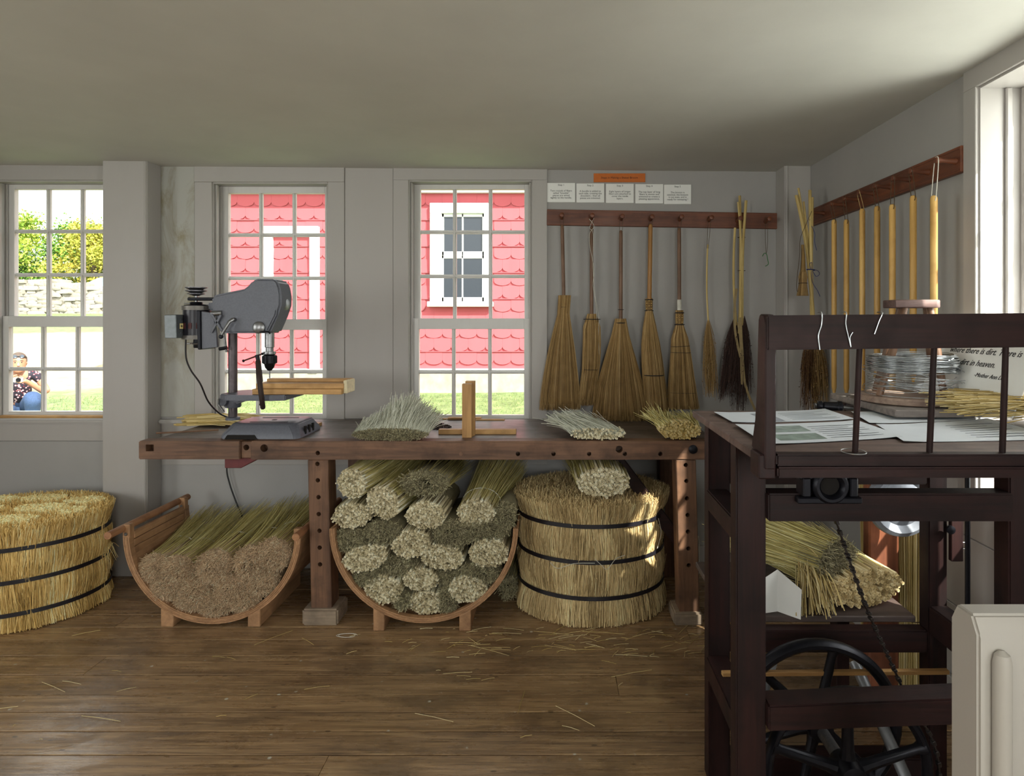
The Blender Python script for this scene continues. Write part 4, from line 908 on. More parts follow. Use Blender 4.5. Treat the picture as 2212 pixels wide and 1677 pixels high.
# ------------------------------------------------------------------ straw and wood lying on and under the bench
p = at(1302, 1040, 3.06)
bundle('stalk_bundle', 'stalk bundle lying on top of the tan straw bale', (p.x, 3.03, p.z), (-.05, 1, .10), .128, .074, .42, 'stalk', .0122, 0, None, tail=dict(l0=.02, L=.55, n=700, spread=1.3, tone=(.4, .2), shell=.8), tone=(.66, .15))
p = at(1100, 1290, 3.32); bundle('fibre_bundle', 'small tuft of fibre on the floor left of the tan bale', (p.x - .005, 3.30, .07), (.1, 1, .1), .05, .06, .25, 'fuzz', nf=500, tail=dict(l0=.01, L=.3, n=200))
# silvery fan: trimmed butts in front, fibres swept up and back
def fan(label, uL, uR, v0, v1, utL, utR, vt, Yf, Yb, mats, n=1500, tone=(.6, .2), faceT=(.45, .2), stalk=False, s=.010, lift=.0):
    a, b = at(uL, v1, Yf), at(uR, v1, Yf); zb = ZT + .002; zt = at(0, v0, Yf).z; cxm = (a.x + b.x) / 2; hw = (b.x - a.x) / 2; hh = (zt - zb) / 2
    o = thing('cut_fibre_bundle' if not stalk else 'cut_stalk_bundle', label, 'straw bundle', (cxm, (Yf + Yb) / 2, ZT)); fr_ = frame((0, 1, 0))
    tL, tR = at(utL, vt, Yb), at(utR, vt, Yb)
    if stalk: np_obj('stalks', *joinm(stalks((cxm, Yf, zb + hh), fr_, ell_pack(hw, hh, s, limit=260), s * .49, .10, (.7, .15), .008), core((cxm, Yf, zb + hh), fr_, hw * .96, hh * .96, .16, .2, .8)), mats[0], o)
    else:
        np_obj('trimmed_ends', *joinm(fuzz((cxm, Yf, zb + hh), fr_, hw, hh * 1.0, 2200, .014, faceT, .55, .0013, .004), core((cxm, Yf, zb + hh), fr_, hw, hh, .14, .25, .8)), mats[0], o)
    K = 6; t = np.linspace(0, 1, K); sx = rng.uniform(-1, 1, n); sz = rng.uniform(-.2, 1, n); dep = rng.uniform(.1, 1, n)
    x0 = cxm + sx * hw * (1 - .12 * (sz > .5)); zz0 = zb + hh + sz * hh * np.sqrt(np.maximum(.05, 1 - sx ** 2 * .8))
    xm = (tL.x + tR.x) / 2; hwt = (tR.x - tL.x) / 2; x1 = xm + sx * hwt + rng.normal(0, .024, n); z1_ = zt + (tL.z - zt) * np.exp(-((sx - .2) / .62) ** 2) * (1 - .7 * rng.uniform(0, 1, n) ** 2) + np.abs(rng.normal(0, .012, n)) + lift
    y1 = Yf + (Yb - Yf) * (.45 + .55 * dep)
    P = np.stack([x0[:, None] + (x1 - x0)[:, None] * t ** 1.2, Yf + .004 + (y1 - Yf)[:, None] * t, zz0[:, None] + (z1_ - zz0)[:, None] * t ** .85], -1) + rng.normal(size=(n, 1, 3)) * .014 * (t ** 2)[None, :, None]
    np_obj('fibres', *strand_mesh(P, np.outer(rng.uniform(.0012, .0021, n), np.linspace(1, .7, K)), np.clip(rng.normal(*tone, n), 0, 1)), mats[1], o)
    return o
fan('silvery cut broomcorn heap with dark trimmed face on the bench', 760, 926, 926, 953, 805, 945, 862, 3.055, 3.26, (ST_fuzz, ST_grey), 2800)
fan('pale green stalk bundle lying on the bench under the hung brooms', 1232, 1352, 925, 953, 1192, 1262, 897, 3.06, 3.36, (ST_stalk, ST_grey), 900, stalk=True)
fan('yellow sunlit stalk bundle at the right end of the bench', 1425, 1515, 910, 953, 1395, 1480, 912, 3.06, 3.34, (ST_stick, ST_green), 800, stalk=True)
# bundle of yellow stems behind the drill press
n = 120; x0 = rng.uniform(at(384, 0, 3.5).x, at(450, 0, 3.5).x, n); yy = rng.uniform(3.44, 3.58, n); z0 = ZT + .006 + rng.uniform(0, 1, n) * .05 * (1 - ((yy - 3.51) / .08) ** 2).clip(.1, 1)
L = rng.uniform(.25, .52, n); P = np.stack([np.stack([x0, yy, z0], 1), np.stack([x0 + L * .5, yy + rng.normal(0, .012, n), z0 + .008], 1), np.stack([x0 + L, yy + rng.normal(0, .03, n), ZT + .004 + rng.uniform(0, .02, n)], 1)], 1)
tag(np_obj('stem_bundle', *strand_mesh(P, np.outer(np.full(n, .0035), [1, .9, .7]), np.clip(rng.normal(.6, .2, n), 0, 1), 5), ST_stick), 'loose bundle of yellow broomcorn stems behind the drill press', 'stems')
tag(MB().tube(smooth_path([at(337, 936, 3.2), at(400, 933, 3.25), at(472, 929, 3.3)], 4), [.0045] * 9, 8).build('thin_stick', W_hred('x')), 'thin brown stick lying across the left end of the bench', 'stick')
p = at(665, 0, 3.42)
wj = thing('notched_block', 'small notched pine block with plates behind the drill press base', 'wood block', (p.x, 3.42, ZT))
B(at(650, 0, 3.38).x, at(678, 0, 3.38).x, 3.34, 3.5, ZT, ZT + .018).build('base_board', W_pine('y'), wj, bevel=.001)
B(at(650, 0, 3.45).x, at(664, 0, 3.45).x, 3.42, 3.47, ZT + .018, ZT + .045).build('block', W_pine('x'), wj, bevel=.001)
B(at(668, 0, 3.45).x, at(673, 0, 3.45).x, 3.42, 3.47, ZT + .018, ZT + .042).build('block', W_pine('x'), wj, bevel=.001)
a, b = at(998, 944, 3.13), at(1018.5, 830, 3.13)
sd = thing('slotted_stand', 'upright slotted wooden stand on a foot board in front of the window', 'stand', ((a.x + b.x) / 2, 3.15, ZT))
B(a.x, b.x, 3.13, 3.17, ZT, b.z).build('front_upright', W_pine('z'), sd, bevel=.001)
B(a.x + .008, b.x + .008, 3.188, 3.226, ZT, b.z + .008).build('rear_upright', W_pine('z'), sd, bevel=.001)
B(a.x + .004, b.x + .004, 3.17, 3.188, ZT, b.z - .035).build('web', W_pine('z'), sd, bevel=.001)
B(at(945, 0, 3.2).x, at(1114, 0, 3.2).x, 3.226, 3.262, ZT, ZT + .024).build('foot_board', W_pine('x'), sd, bevel=.001)
for i, (u0, u1, yy, z0, lab) in enumerate(((945, 1010, 3.705, 0, 'thin wood strip lying at the window sill left of the stand'), (968, 1040, 3.69, .008, 'short wood strip stacked on top by the window sill'), (1000, 1090, 3.672, 0, 'wood strip lying at the window sill right of the stand'))):
    tag(B(at(u0, 0, yy).x, at(u1, 0, yy).x, yy - .012, yy + .012, ZT + z0, ZT + .0075 + z0).build('wood_strip', W_pine('x'), bevel=.0008), lab, 'wood strip', 'strips on the sill')
n = 260; th = rng.uniform(0, 6.28, n); q = np.sqrt(rng.uniform(0, 1, n)); ce = at(950, 0, 3.42)
P0 = np.stack([ce.x + .055 * q * np.cos(th), 3.42 + .07 * q * np.sin(th), ZT + .003 + rng.uniform(0, .026, n) * (1 - q)], 1); dd = rng.normal(size=(n, 3)) * np.array([.012, .012, .003])
tag(np_obj('seed_heap', *strand_mesh(np.stack([P0 - dd * .5, P0, P0 + dd * .5], 1), .0022, rng.uniform(0, .6, n)), ST_dark), 'small heap of dark broomcorn seed beside the silvery heap', 'seed heap')

# ------------------------------------------------------------------ peg rails, signs and brooms on the back wall
def W5(a, b): return 1150 + a / 2.8912, 340 + b / 2.8912
TILT = math.radians(-.95)
pr = thing('peg_rail', 'dark wooden peg rail holding the step-by-step brooms on the back wall', 'peg rail', (at(1431, 0, YW).x, YW, at(0, 474, YW).z))
R_ = Matrix.Rotation(-TILT, 3, 'Y'); c_ = at(1431, 474, YW - .011)
MB().obox((c_.x, YW - .011, c_.z), (1.346, .022, .092), R_).build('board', W_rail('x'), pr, bevel=.002)
for s in (-1, 1): MB().obox(Vector((c_.x, YW - .0222, c_.z)) + R_ @ Vector((0, 0, s * .037)), (1.344, .002, .004), R_).build('bead', W_rail('x'), pr)
PEG = [(184, 367), (370, 370), (555, 375), (738, 378), (920, 379), (1103, 383), (1280, 388), (1458, 392)]
pegp = []
for a, b in PEG:
    p = at(*W5(a, b), YW - .05); pegp.append(p)
    MB().lathe([(.011, 0), (.010, .02), (.008, .05), (.011, .062), (.014, .07), (.013, .077), (.006, .080)], (p.x * 1.006, YW - .02, p.z - .006), (0, -1, .09), 14).build('peg', W_rail('y'), pr)
def text_obj(body, size, loc, mat, parent, rot=(math.pi / 2, 0, 0), align='CENTER', shear=0, space=1.0, name='lettering', thick=.0003, M4=None, width=1.0):
    cu = bpy.data.curves.new(name, 'FONT'); cu.body = body; cu.size = size; cu.align_x = align; cu.align_y = 'CENTER'; cu.shear = shear; cu.space_line = space; cu.resolution_u = 2; cu.extrude = thick; cu.space_character = width
    ob = bpy.data.objects.new(name, cu); C.objects.link(ob)
    me = bpy.data.meshes.new_from_object(ob.evaluated_get(bpy.context.evaluated_depsgraph_get())); bpy.data.objects.remove(ob)
    from mathutils import Euler
    T = M4 if M4 is not None else Matrix.Translation(Vector(loc)) @ Euler(rot).to_matrix().to_4x4()
    me.transform(Matrix.Translation(-ORG[parent]) @ T)
    o = finish(name, me, mat, parent, ORG[parent]); return o
def card(name, label, a0, b0, a1, b1, mat, lines, size, head=None, group=None):
    p, q = at(*W5(a0, b0), YW - .006), at(*W5(a1, b1), YW - .006); cx_, cz_ = (p.x + q.x) / 2, (p.z + q.z) / 2
    o = thing(name, label, 'sign', (cx_, YW, cz_), group)
    B(p.x, q.x, YW - .006, YW, q.z, p.z).build('panel', mat, o, bevel=.0008)
    yy = YW - .0065
    if head:
        text_obj(head, size, (cx_, yy, p.z - .012), M_ink, o)
        text_obj(lines, size, (cx_, yy, cz_ - .010), M_ink, o, space=.92)
    else: text_obj(lines, size, (cx_, yy, cz_), M_ink, o)
card('title_sign', 'orange title sign above the five step cards', 383, 100, 705, 155, plain('orange_sign', 'c2661b', .6, 0, .06), 'Steps in Making a Shaker Broom', .0165)
CT = [(92, 160, 267, 280, 'Step 1', 'Two rounds of fibers\ncalled "knuckle"\npieces are wired\ntightly to the handle.'), (275, 163, 448, 282, 'Step 2', 'A bundle is added to\neach side, creating the\nshoulders - then all\npieces are trimmed.'),
      (460, 165, 633, 285, 'Step 3', 'Eight layers of longer\nfibers are attached to\ncover the inside\nlayers.'), (643, 167, 817, 288, 'Step 4', 'The top layer of long\nfibers is woven and\ntrimmed to create a\npleasing appearance.'), (822, 170, 992, 292, 'Step 5', 'The broom is\nstitched, the bottom\nis cut even, and is\nready for sweeping !')]
for i, (a0, b0, a1, b1, hd, tx) in enumerate(CT):
    card('step_card', 'white step card headed %s, %s below the orange title' % (hd, ['leftmost', 'second from left', 'middle one', 'second from right', 'rightmost'][i]), a0, b0, a1, b1, M_white, tx, .0148, hd, 'step cards')

YB_ = 3.665
def prof_interp(rows):
    """rows (zoom y, left, right) -> arrays of z, centre, half width"""
    z = np.array([at(0, W5(0, r[0])[1], YB_).z for r in rows]); c = np.array([(at(W5(r[1], 0)[0], 0, YB_).x + at(W5(r[2], 0)[0], 0, YB_).x) / 2 for r in rows]); h = np.array([(at(W5(r[2], 0)[0], 0, YB_).x - at(W5(r[1], 0)[0], 0, YB_).x) / 2 for r in rows])
    return z[::-1], c[::-1], h[::-1]
def bristles(par, rows, thick, n=1100, mat=ST_gold, rag=.03, tone=(.5, .2), name='bristles', K=7, wob=.006, r=(.0009, .0016)):
    z, c, h = prof_interp(rows); zt_, zb = z[-1], z[0]
    s = np.sin(rng.uniform(-1.45, 1.45, n)); w = rng.uniform(-1, 1, n) * np.sqrt(np.maximum(.03, 1 - s ** 2)); t = np.linspace(0, 1, K)
    end = zb + np.abs(rng.normal(0, rag, n)) - rag * .35; Z = zt_ + (end - zt_)[:, None] * t
    hw = np.interp(Z, z, h); cc = np.interp(Z, z, c); th = thick * np.interp(Z, [zb, (zb + zt_) / 2, zt_], [1.0, .85, .5])
    jit = rng.normal(0, wob, (n, 1)) * t ** 1.5
    P = np.stack([cc + s[:, None] * hw + jit, YB_ + w[:, None] * th + rng.normal(0, wob * .5, (n, 1)) * t, Z], -1)
    cl_ = .12 * np.sin(s * 14 + par.location.x * 9)
    zz = np.linspace(zb + rag, zt_ - .002, 14); body = MB().loft([(float(k), float(np.interp(k, z, c)), YB_, float(np.interp(k, z, h)) * .9, thick * float(np.interp(k, [zb, (zb + zt_) / 2, zt_], [1, .85, .5])) * .85) for k in zz], 20)
    return np_obj(name, *joinm(mb_np(body, .22), strand_mesh(P, np.outer(rng.uniform(*r, n), np.linspace(1, .7, K)), np.clip(rng.normal(*tone, n) + cl_, 0, 1))), mat, par)
def belt(par, zy, l, r, thick, rad=.0022, mat=M_black, nm='binding', sag=0):
    a, b = at(*W5(l, zy), YB_), at(*W5(r, zy), YB_); cx_, hx = (a.x + b.x) / 2, (b.x - a.x) / 2 + .001
    MB().tube([(cx_ + hx * math.cos(t), YB_ - thick * math.sin(t), a.z + sag * math.cos(t)) for t in np.linspace(0, 2 * math.pi, 29)], rad, 6, caps=False).build(nm, mat, par)
def hang(par, peg, top, hw=.008, mat=M_twine, r=.0013):
    pts = [top + Vector((-hw, 0, -.02)), top + Vector((-hw, -.004, .0)), Vector((peg.x - .008, peg.y - .012, peg.z - .006)), Vector((peg.x, peg.y - .012, peg.z + .012)), Vector((peg.x + .008, peg.y - .012, peg.z - .006)), top + Vector((hw, -.004, 0)), top + Vector((hw, 0, -.02))]
    MB().tube(smooth_path(pts, 4), r, 6).build('hanging_loop', mat, par)
def broom(label, peg, ht, hb, mat, r=.0105):
    a, b = at(*W5(*ht), YB_), at(*W5(*hb), YB_)
    o = thing('broom', label, 'broom', (b.x, YW, b.z - .5), 'brooms on the back wall peg rail'); d = (b - a)
    MB().lathe([(.003, 0), (r * .8, .006), (r, .02), (r, d.length + .03)], a, d, 14).build('handle', mat, o); hang(o, pegp[peg], a, r * .8); return o
b1 = broom('rough untrimmed broom with flared collar, leftmost on the peg rail', 0, (186, 420), (196, 865), W_hred('z'))
bristles(b1, [(862, 163, 240), (900, 166, 234), (935, 170, 225), (1000, 150, 235), (1200, 105, 262), (1400, 68, 282), (1570, 52, 290)], .035, 1500, rag=.03)
belt(b1, 936, 168, 227, .018)
b2 = broom('narrow broom seen edge on with white cord wound down its handle', 1, (370, 430), (370, 980), W_hred('z'))
bristles(b2, [(978, 345, 398), (990, 328, 418), (1060, 318, 425), (1200, 316, 425), (1330, 318, 412), (1440, 305, 390), (1540, 298, 378)], .05, 1100)
belt(b2, 1012, 322, 422, .05); belt(b2, 1325, 318, 410, .05, .0012)
MB().tube(smooth_path([at(*W5(*q), YB_ - .016) for q in ((355, 385), (385, 430), (357, 480), (360, 560), (385, 700), (378, 800), (395, 900), (402, 1000), (400, 1150), (382, 1285))], 4), .0013, 6).build('white_cord', M_wtwine, b2)
MB().tube(smooth_path([at(*W5(*q), YB_ - .02) for q in ((385, 380), (358, 440), (380, 480), (378, 680), (392, 860), (415, 1000), (412, 1120), (418, 1230))], 4), .0011, 6).build('white_cord', M_wtwine, b2)
b3 = broom('widest fan-shaped broom, tied once below the handle', 2, (553, 455), (552, 1010), W_hred('z'))
bristles(b3, [(1008, 518, 584), (1040, 520, 582), (1100, 498, 600), (1250, 455, 640), (1400, 415, 678), (1550, 392, 708), (1640, 382, 720)], .05, 2400, rag=.028)
belt(b3, 1035, 517, 584, .026, .003); belt(b3, 952, 537, 568, .014, .0016)
b4 = broom('broom with woven neck and one black belt near its bottom', 3, (738, 415), (731, 885), wood('golden_handle', '8f6430', 'b5844a', 'z', .4, stain=.2), .0125)
bristles(b4, [(958, 708, 750), (1000, 700, 760), (1100, 686, 782), (1200, 680, 800), (1340, 690, 815), (1400, 698, 818), (1500, 702, 830), (1605, 702, 838)], .055, 1700)
bristles(b4, [(880, 708, 750), (920, 706, 751), (958, 708, 750)], .022, 120, name='woven_neck', rag=.001, wob=.0003)
belt(b4, 1360, 696, 818, .055, .003); belt(b4, 890, 706, 752, .016, .003); belt(b4, 958, 705, 753, .022, .003)
b5 = broom('finished flat broom with three rows of black stitching, rightmost broom', 4, (917, 440), (918, 900), W_hred('z'))
MB().lathe([(.0125, 0), (.0125, .024 * 2.5)], at(*W5(918, 955), YB_), (0, 0, 1), 14).build('cord_wrap', M_wtwine, b5)
bristles(b5, [(1045, 896, 942), (1065, 880, 956), (1100, 870, 966), (1200, 866, 984), (1350, 858, 1003), (1500, 853, 1020), (1570, 853, 1030)], .04, 1700, rag=.01)
bristles(b5, [(955, 896, 942), (1000, 893, 944), (1045, 896, 942)], .024, 140, name='woven_neck', rag=.001, wob=.0003)
belt(b5, 972, 894, 944, .022, .003); belt(b5, 1045, 892, 946, .024, .003)
for zy, l, r, sg in ((1180, 866, 982, .002), (1220, 864, 988, -.001), (1470, 852, 1020, -.001)): belt(b5, zy, l, r, .036, .0013, sag=sg)
for par, rows_ in ((b4, ((880, 960, 708, 750),)), (b5, ((972, 1045, 894, 944),))):
    for z0, z1_, l, r in rows_:
        for i in range(4):
            for j in range(3):
                a = at(*W5(l + (r - l) * (j + .5) / 3, z0 + 8 + (z1_ - z0 - 16) * (i + .5) / 4), YB_ - .024)
                MB().obox(a, (.0085 if (i + j) % 2 else .004, .004, .0065), Matrix.Identity(3)).build('weave', plain('weave_straw', 'b39258', .7), par, bevel=.001)
# single stalk, dark seed stalks and a twine loop
def seedhead(par, top, bot, rad, n, mat, tone, name='seed_head', K=6, seeds=True):
    top, bot = np.array(top), np.array(bot); t = np.linspace(0, 1, K); th = rng.uniform(0, 6.28, n); q = np.sqrt(rng.uniform(0, 1, n)) * rad; e = rng.uniform(.45, 1.02, n)
    P = top + (bot - top) * (t[None] * e[:, None])[..., None]; f = np.sin(np.minimum(1, t * 1.0) * math.pi * .62)
    P[..., 0] += (q * np.cos(th))[:, None] * f; P[..., 1] += (q * np.sin(th) * .7)[:, None] * f; P += rng.normal(size=(n, 1, 3)) * .006 * t[None, :, None]
    ms = [strand_mesh(P, .0009, np.clip(rng.normal(tone, .15, n), 0, 1))]
    if seeds:
        m = n * 3; pk = rng.integers(0, n, m); tt = rng.uniform(.35, 1, m); i0 = np.minimum((tt * (K - 1)).astype(int), K - 2); fr_ = tt * (K - 1) - i0
        c = P[pk, i0] * (1 - fr_)[:, None] + P[pk, i0 + 1] * fr_[:, None] + rng.normal(size=(m, 3)) * .004; dv = rng.normal(size=(m, 3)) * .0022
        ms.append(strand_mesh(np.stack([c - dv, c, c + dv], 1), np.tile([.0008, .0024, .0008], (m, 1)), np.clip(rng.normal(tone - .1, .2, m), 0, 1), 4))
    return np_obj(name, *joinm(*ms), mat, par)
s6 = thing('broomcorn_stalk', 'single pale broomcorn stalk hung alone right of the finished broom', 'broomcorn', tuple(at(*W5(1110, 1490), YB_)))
MB().tube(smooth_path([at(*W5(*q), YB_) for q in ((1095, 545), (1090, 700), (1090, 860), (1098, 1010), (1105, 1150))], 4), .0048, 8).build('stem', wood('pale_stem', 'b79c5c', 'd2bb80', 'z', .6, stain=.1), s6)
seedhead(s6, at(*W5(1098, 1000), YB_), at(*W5(1112, 1500), YB_), .042, 170, ST_gold, .5); hang(s6, pegp[5], at(*W5(1095, 548), YB_), .004)
s7 = thing('broomcorn_sheaf', 'sheaf of tall broomcorn stalks with dark seed heads on the last but one peg', 'broomcorn', tuple(at(*W5(1290, 1580), YB_)), 'seeded broomcorn sheaves')
M_stalk = wood('stalk_skin', 'a98f52', 'd0b97c', 'z', .55, stain=.15)
for pts, r in ((((1295, 240), (1300, 500), (1298, 900), (1290, 1100)), .0075), (((1335, 270), (1318, 500), (1312, 700), (1310, 1050)), .008), (((1266, 440), (1258, 600), (1258, 800), (1272, 1050)), .007), (((1285, 280), (1300, 480), (1305, 700), (1300, 1100)), .006)):
    MB().tube(smooth_path([at(*W5(*q), YB_ - .01 + random.uniform(-.012, .012)) for q in pts], 4), r, 8).build('stem', M_stalk, s7)
for t_, b_, rad, tn in (((1265, 990), (1215, 1490), .05, .35), ((1300, 1000), (1285, 1590), .05, .3), ((1325, 990), (1335, 1480), .035, .35), ((1265, 1050), (1180, 1520), .02, .25)): seedhead(s7, at(*W5(*t_), YB_), at(*W5(*b_), YB_), rad, 190, ST_dark, tn)
for q in (((1275, 820), (1262, 950), (1268, 1100), (1300, 1250)), ((1300, 1000), (1310, 1200), (1330, 1420), (1392, 1580)), ((1285, 1030), (1300, 1150), (1305, 1300), (1310, 1420))):
    pts = smooth_path([at(*W5(*k), YB_ - .03) for k in q], 5); m = MB()
    for i in range(len(pts) - 1): m.bar(pts[i], pts[i + 1], .013, .0012, (0, 1, .2))
    m.build('dry_leaf', plain('dry_leaf', '8d7a55', .8), s7)
for zy in (500, 708): belt(s7, zy, 1284, 1328, .014, .0016, M_twine, 'tie_string')
lp = thing('twine_loop', 'empty twine loop with a wisp of green on the rightmost peg', 'twine', tuple(at(*W5(1465, 680), YB_)))
pk = pegp[7]; MB().tube(smooth_path([at(*W5(1460, 600), YB_), at(*W5(1455, 500), YB_), Vector((pk.x - .006, pk.y - .012, pk.z)), Vector((pk.x + .004, pk.y - .012, pk.z + .010)), at(*W5(1470, 470), YB_), at(*W5(1468, 560), YB_), at(*W5(1460, 605), YB_)], 5), .0012, 6).build('loop', M_twine, lp)
MB().tube(smooth_path([at(*W5(*q), YB_) for q in ((1437, 618), (1448, 600), (1462, 605), (1470, 640), (1473, 668), (1455, 680))], 4), .0022, 6).build('green_wisp', plain('green_plastic', '2f6b35', .6), lp)

# ------------------------------------------------------------------ right wall: peg rail, blank handles, corner sheaf
pr2 = thing('peg_rail', 'brown peg rail on the right wall with seven blank broom handles', 'peg rail', (XR, 2.87, 1.967))
B(XR - .022, XR, 2.243, 3.56, 1.967, 2.060).build('board', W_rail('y'), pr2, bevel=.002)
for z in (1.977, 2.050): B(XR - .0236, XR - .020, 2.25, 3.555, z - .002, z + .002).build('bead', W_rail('y'), pr2)
PY = [2.272, 2.436, 2.563, 2.709, 2.85, 2.992, 3.13, 3.38]
for yy in PY: MB().lathe([(.012, 0), (.010, .015), (.008, .045), (.011, .058), (.0125, .066), (.010, .072), (.003, .074)], (XR - .022, yy, 2.010), (-1, 0, .06), 14).build('peg', W_rail('x'), pr2)
HV = [(2017.3, 422, 1.215), (1972.6, 422, 1.198), (1927.6, 441, 1.11), (1894.8, 445, 1.10), (1862.5, 450.6, 1.09), (1828.4, 474, 1.08), (1801.7, 474, 1.07)]
hl_ = ['nearest the right window, catching the sun', 'second from the window', 'third from the window', 'in the middle of the row', 'third from the corner sheaf', 'second from the corner sheaf', 'next to the corner sheaf']
for i, (u, v, zb) in enumerate(HV):
    yy = PY[i]; x = (u - U0) * yy / F; zt_ = H - (v - V0) * yy / F; r = .0122
    o = thing('broomstick', 'blank pale broomstick on the right wall, ' + hl_[i], 'broom handle', (x, yy, zb), 'blank broom handles on the right wall')
    MB().lathe([(.0015, zb), (r, zb + .05), (r, zt_ - .012), (r * .75, zt_ - .003), (.003, zt_)], (x, yy, 0), (0, 0, 1), 16).build('rod', W_hand('z') if i % 2 == 0 else wood('pale_handle_wood_b', 'a9803f', 'cfa45c', 'z', .35, stain=.15, grain=40), o)
    mt = M_wtwine if i == 0 else plain('straw_twine', 'a4895a', .8) if i == 4 else M_twine; pt = Vector((XR - .09, yy, 2.016))
    MB().tube(smooth_path([(x - .002, yy - r, zt_ - .022), (x, yy - r - .002, zt_), (pt.x, yy - .012, 2.008), (pt.x, yy, 2.026), (pt.x, yy + .012, 2.008), (x, yy + r + .002, zt_), (x, yy + r, zt_ - .022)], 4), .0014, 6).build('hanging_loop', mt, o)
def W6(a, b): return 1690 + a / 3.2235, 380 + b / 3.2235
YC = 3.36
cs = thing('broomcorn_sheaf', 'sheaf of broomcorn stalks tied with blue string in the corner', 'broomcorn', tuple(at(*W6(215, 1630), YC)), 'seeded broomcorn sheaves')
for pts, r in ((((97, 135), (140, 330), (175, 545), (190, 700), (215, 980), (215, 1250)), .0095), (((112, 85), (140, 260), (185, 520), (195, 700), (200, 980)), .006), (((192, 100), (195, 300), (200, 520), (205, 980), (225, 1300)), .0085), (((210, 150), (208, 350), (205, 600), (215, 980), (240, 1250)), .0065), (((148, 180), (165, 330), (190, 480), (200, 640)), .006)):
    MB().tube(smooth_path([at(*W6(*q), YC + random.uniform(-.015, .015)) for q in pts], 4), r, 8).build('stem', M_stalk, cs)
seedhead(cs, at(*W6(205, 1050), YC), at(*W6(185, 1640), YC), .05, 260, straw('red_brown_seed', [(0, '2e1a12'), (.4, '5c3d26'), (.8, '8c6a40'), (1, 'b08d5a')]), .45)
seedhead(cs, at(*W6(225, 1050), YC), at(*W6(265, 1630), YC), .05, 260, ST_gold, .5)
M_blue = plain('blue_string', '1f2a5e', .7)
pb = at(*W6(198, 655), YC - .02); MB().torus(pb, .019, .003, (.1, 0, 1), 20, 6).build('blue_tie', M_blue, cs)
for q in (((200, 655), (190, 615), (205, 605), (205, 650)), ((205, 655), (245, 660), (258, 685), (235, 700), (212, 665)), ((205, 660), (210, 740), (245, 800), (262, 840)), ((205, 350), (225, 400), (225, 460), (238, 520))): MB().tube(smooth_path([at(*W6(*k), YC - .035) for k in q], 5), .0015, 6).build('string_end', M_blue, cs)
hang(cs, Vector((XR - .09, 3.38 - .0, 2.012)), at(*W6(200, 300), YC - .01), .008)
wk = thing('whisk_broom', 'small whisk broom hanging beside the corner sheaf', 'whisk broom', tuple(at(*W6(142, 835), YC - .02)))
MB().tube([at(*W6(140, 480), YC - .02), at(*W6(145, 560), YC - .02), at(*W6(145, 670), YC - .02)], [.007, .010, .013], 12).build('handle', wood('whisk_handle', '7d5f2f', '9c7c43', 'z', .6), wk)
n = 260; th = rng.uniform(0, 6.28, n); q = np.sqrt(rng.uniform(0, 1, n)); a, b = np.array(at(*W6(145, 660), YC - .02)), np.array(at(*W6(140, 835), YC - .02)); t = np.linspace(0, 1, 5); wd = np.interp(t, [0, .25, .5, 1], [.015, .024, .020, .031])
P = a + (b - a) * t[None, :, None] + np.stack([(q * np.cos(th))[:, None] * wd, (q * np.sin(th))[:, None] * wd * .7, np.zeros((n, 5))], -1)
np_obj('bristles', *strand_mesh(P, .0011, rng.uniform(.2, .8, n)), ST_gold, wk)
MB().torus(at(*W6(143, 748), YC - .02), .021, .002, (0, 0, 1), 24, 6).build('binding', M_twine, wk)
MB().tube(smooth_path([at(*W6(*k), YC - .025) for k in ((205, 245), (160, 350), (125, 440), (120, 560), (100, 740), (104, 805), (118, 760), (140, 480))], 5), .0013, 6).build('hanging_loop', M_twine, wk)
# ------------------------------------------------------------------ treadle broom machine in the right foreground
bm_ = thing('broom_machine', 'dark red-stained wooden broom machine with railed table and iron flywheels', 'machine', (.85, 1.84, 0))
def mb(nm, x0, x1, y0, y1, z0, z1, ax, bev=.004, par=bm_): return B(x0, x1, y0, y1, z0, z1).build(nm, W_mach(ax), par, bevel=bev, seg=2)
mb('post', .463, .539, 1.62, 1.675, 0, 1.13, 'z'); mb('post', .486, .553, 2.00, 2.06, 0, 1.13, 'z'); mb('post', 1.154, 1.232, 1.62, 1.68, 0, 1.13, 'z'); mb('post', 1.173, 1.232, 2.00, 2.055, 0, 1.13, 'z')
mb('side_rail', .478, .545, 1.675, 2.00, .858, .920, 'y'); mb('side_rail', .478, .545, 1.675, 2.00, .335, .400, 'y'); mb('side_rail', 1.173, 1.232, 1.68, 2.00, .468, .556, 'y')
mb('front_rail', .539, 1.154, 1.602, 1.662, .943, 1.013, 'x')
MB().hexa([(.539, 1.60, .418), (1.154, 1.60, .440), (1.154, 1.672, .440), (.539, 1.672, .418), (.539, 1.60, .482), (1.154, 1.60, .506), (1.154, 1.672, .506), (.539, 1.672, .482)]).build('front_rail', W_mach('x'), bm_, bevel=.004, seg=2)
mb('rear_rail', .553, 1.173, 2.003, 2.05, .405, .475, 'x'); mb('rear_apron', .553, 1.173, 2.003, 2.05, .932, 1.13, 'x'); mb('floor_stretcher', .553, 1.173, 2.0, 2.07, .01, .075, 'x')
# table boards
for k, (y0, y1) in enumerate(((1.44, 1.66), (1.662, 1.88), (1.882, 2.10))): B(.457, 1.27, y0, y1, 1.128, 1.150).build('table_board', wood('table_wood', '4a3a36', '6e5a52', 'x', .5), bm_, bevel=.003)
mb('front_nosing', .490, 1.30, 1.405, 1.44, 1.127, 1.153, 'x'); mb('front_board', .491, 1.30, 1.40, 1.438, 1.102, 1.126, 'x')
B(.452, .490, 1.407, 1.47, 1.098, 1.1525).build('corner_block', W_mach('y'), bm_, bevel=.003)
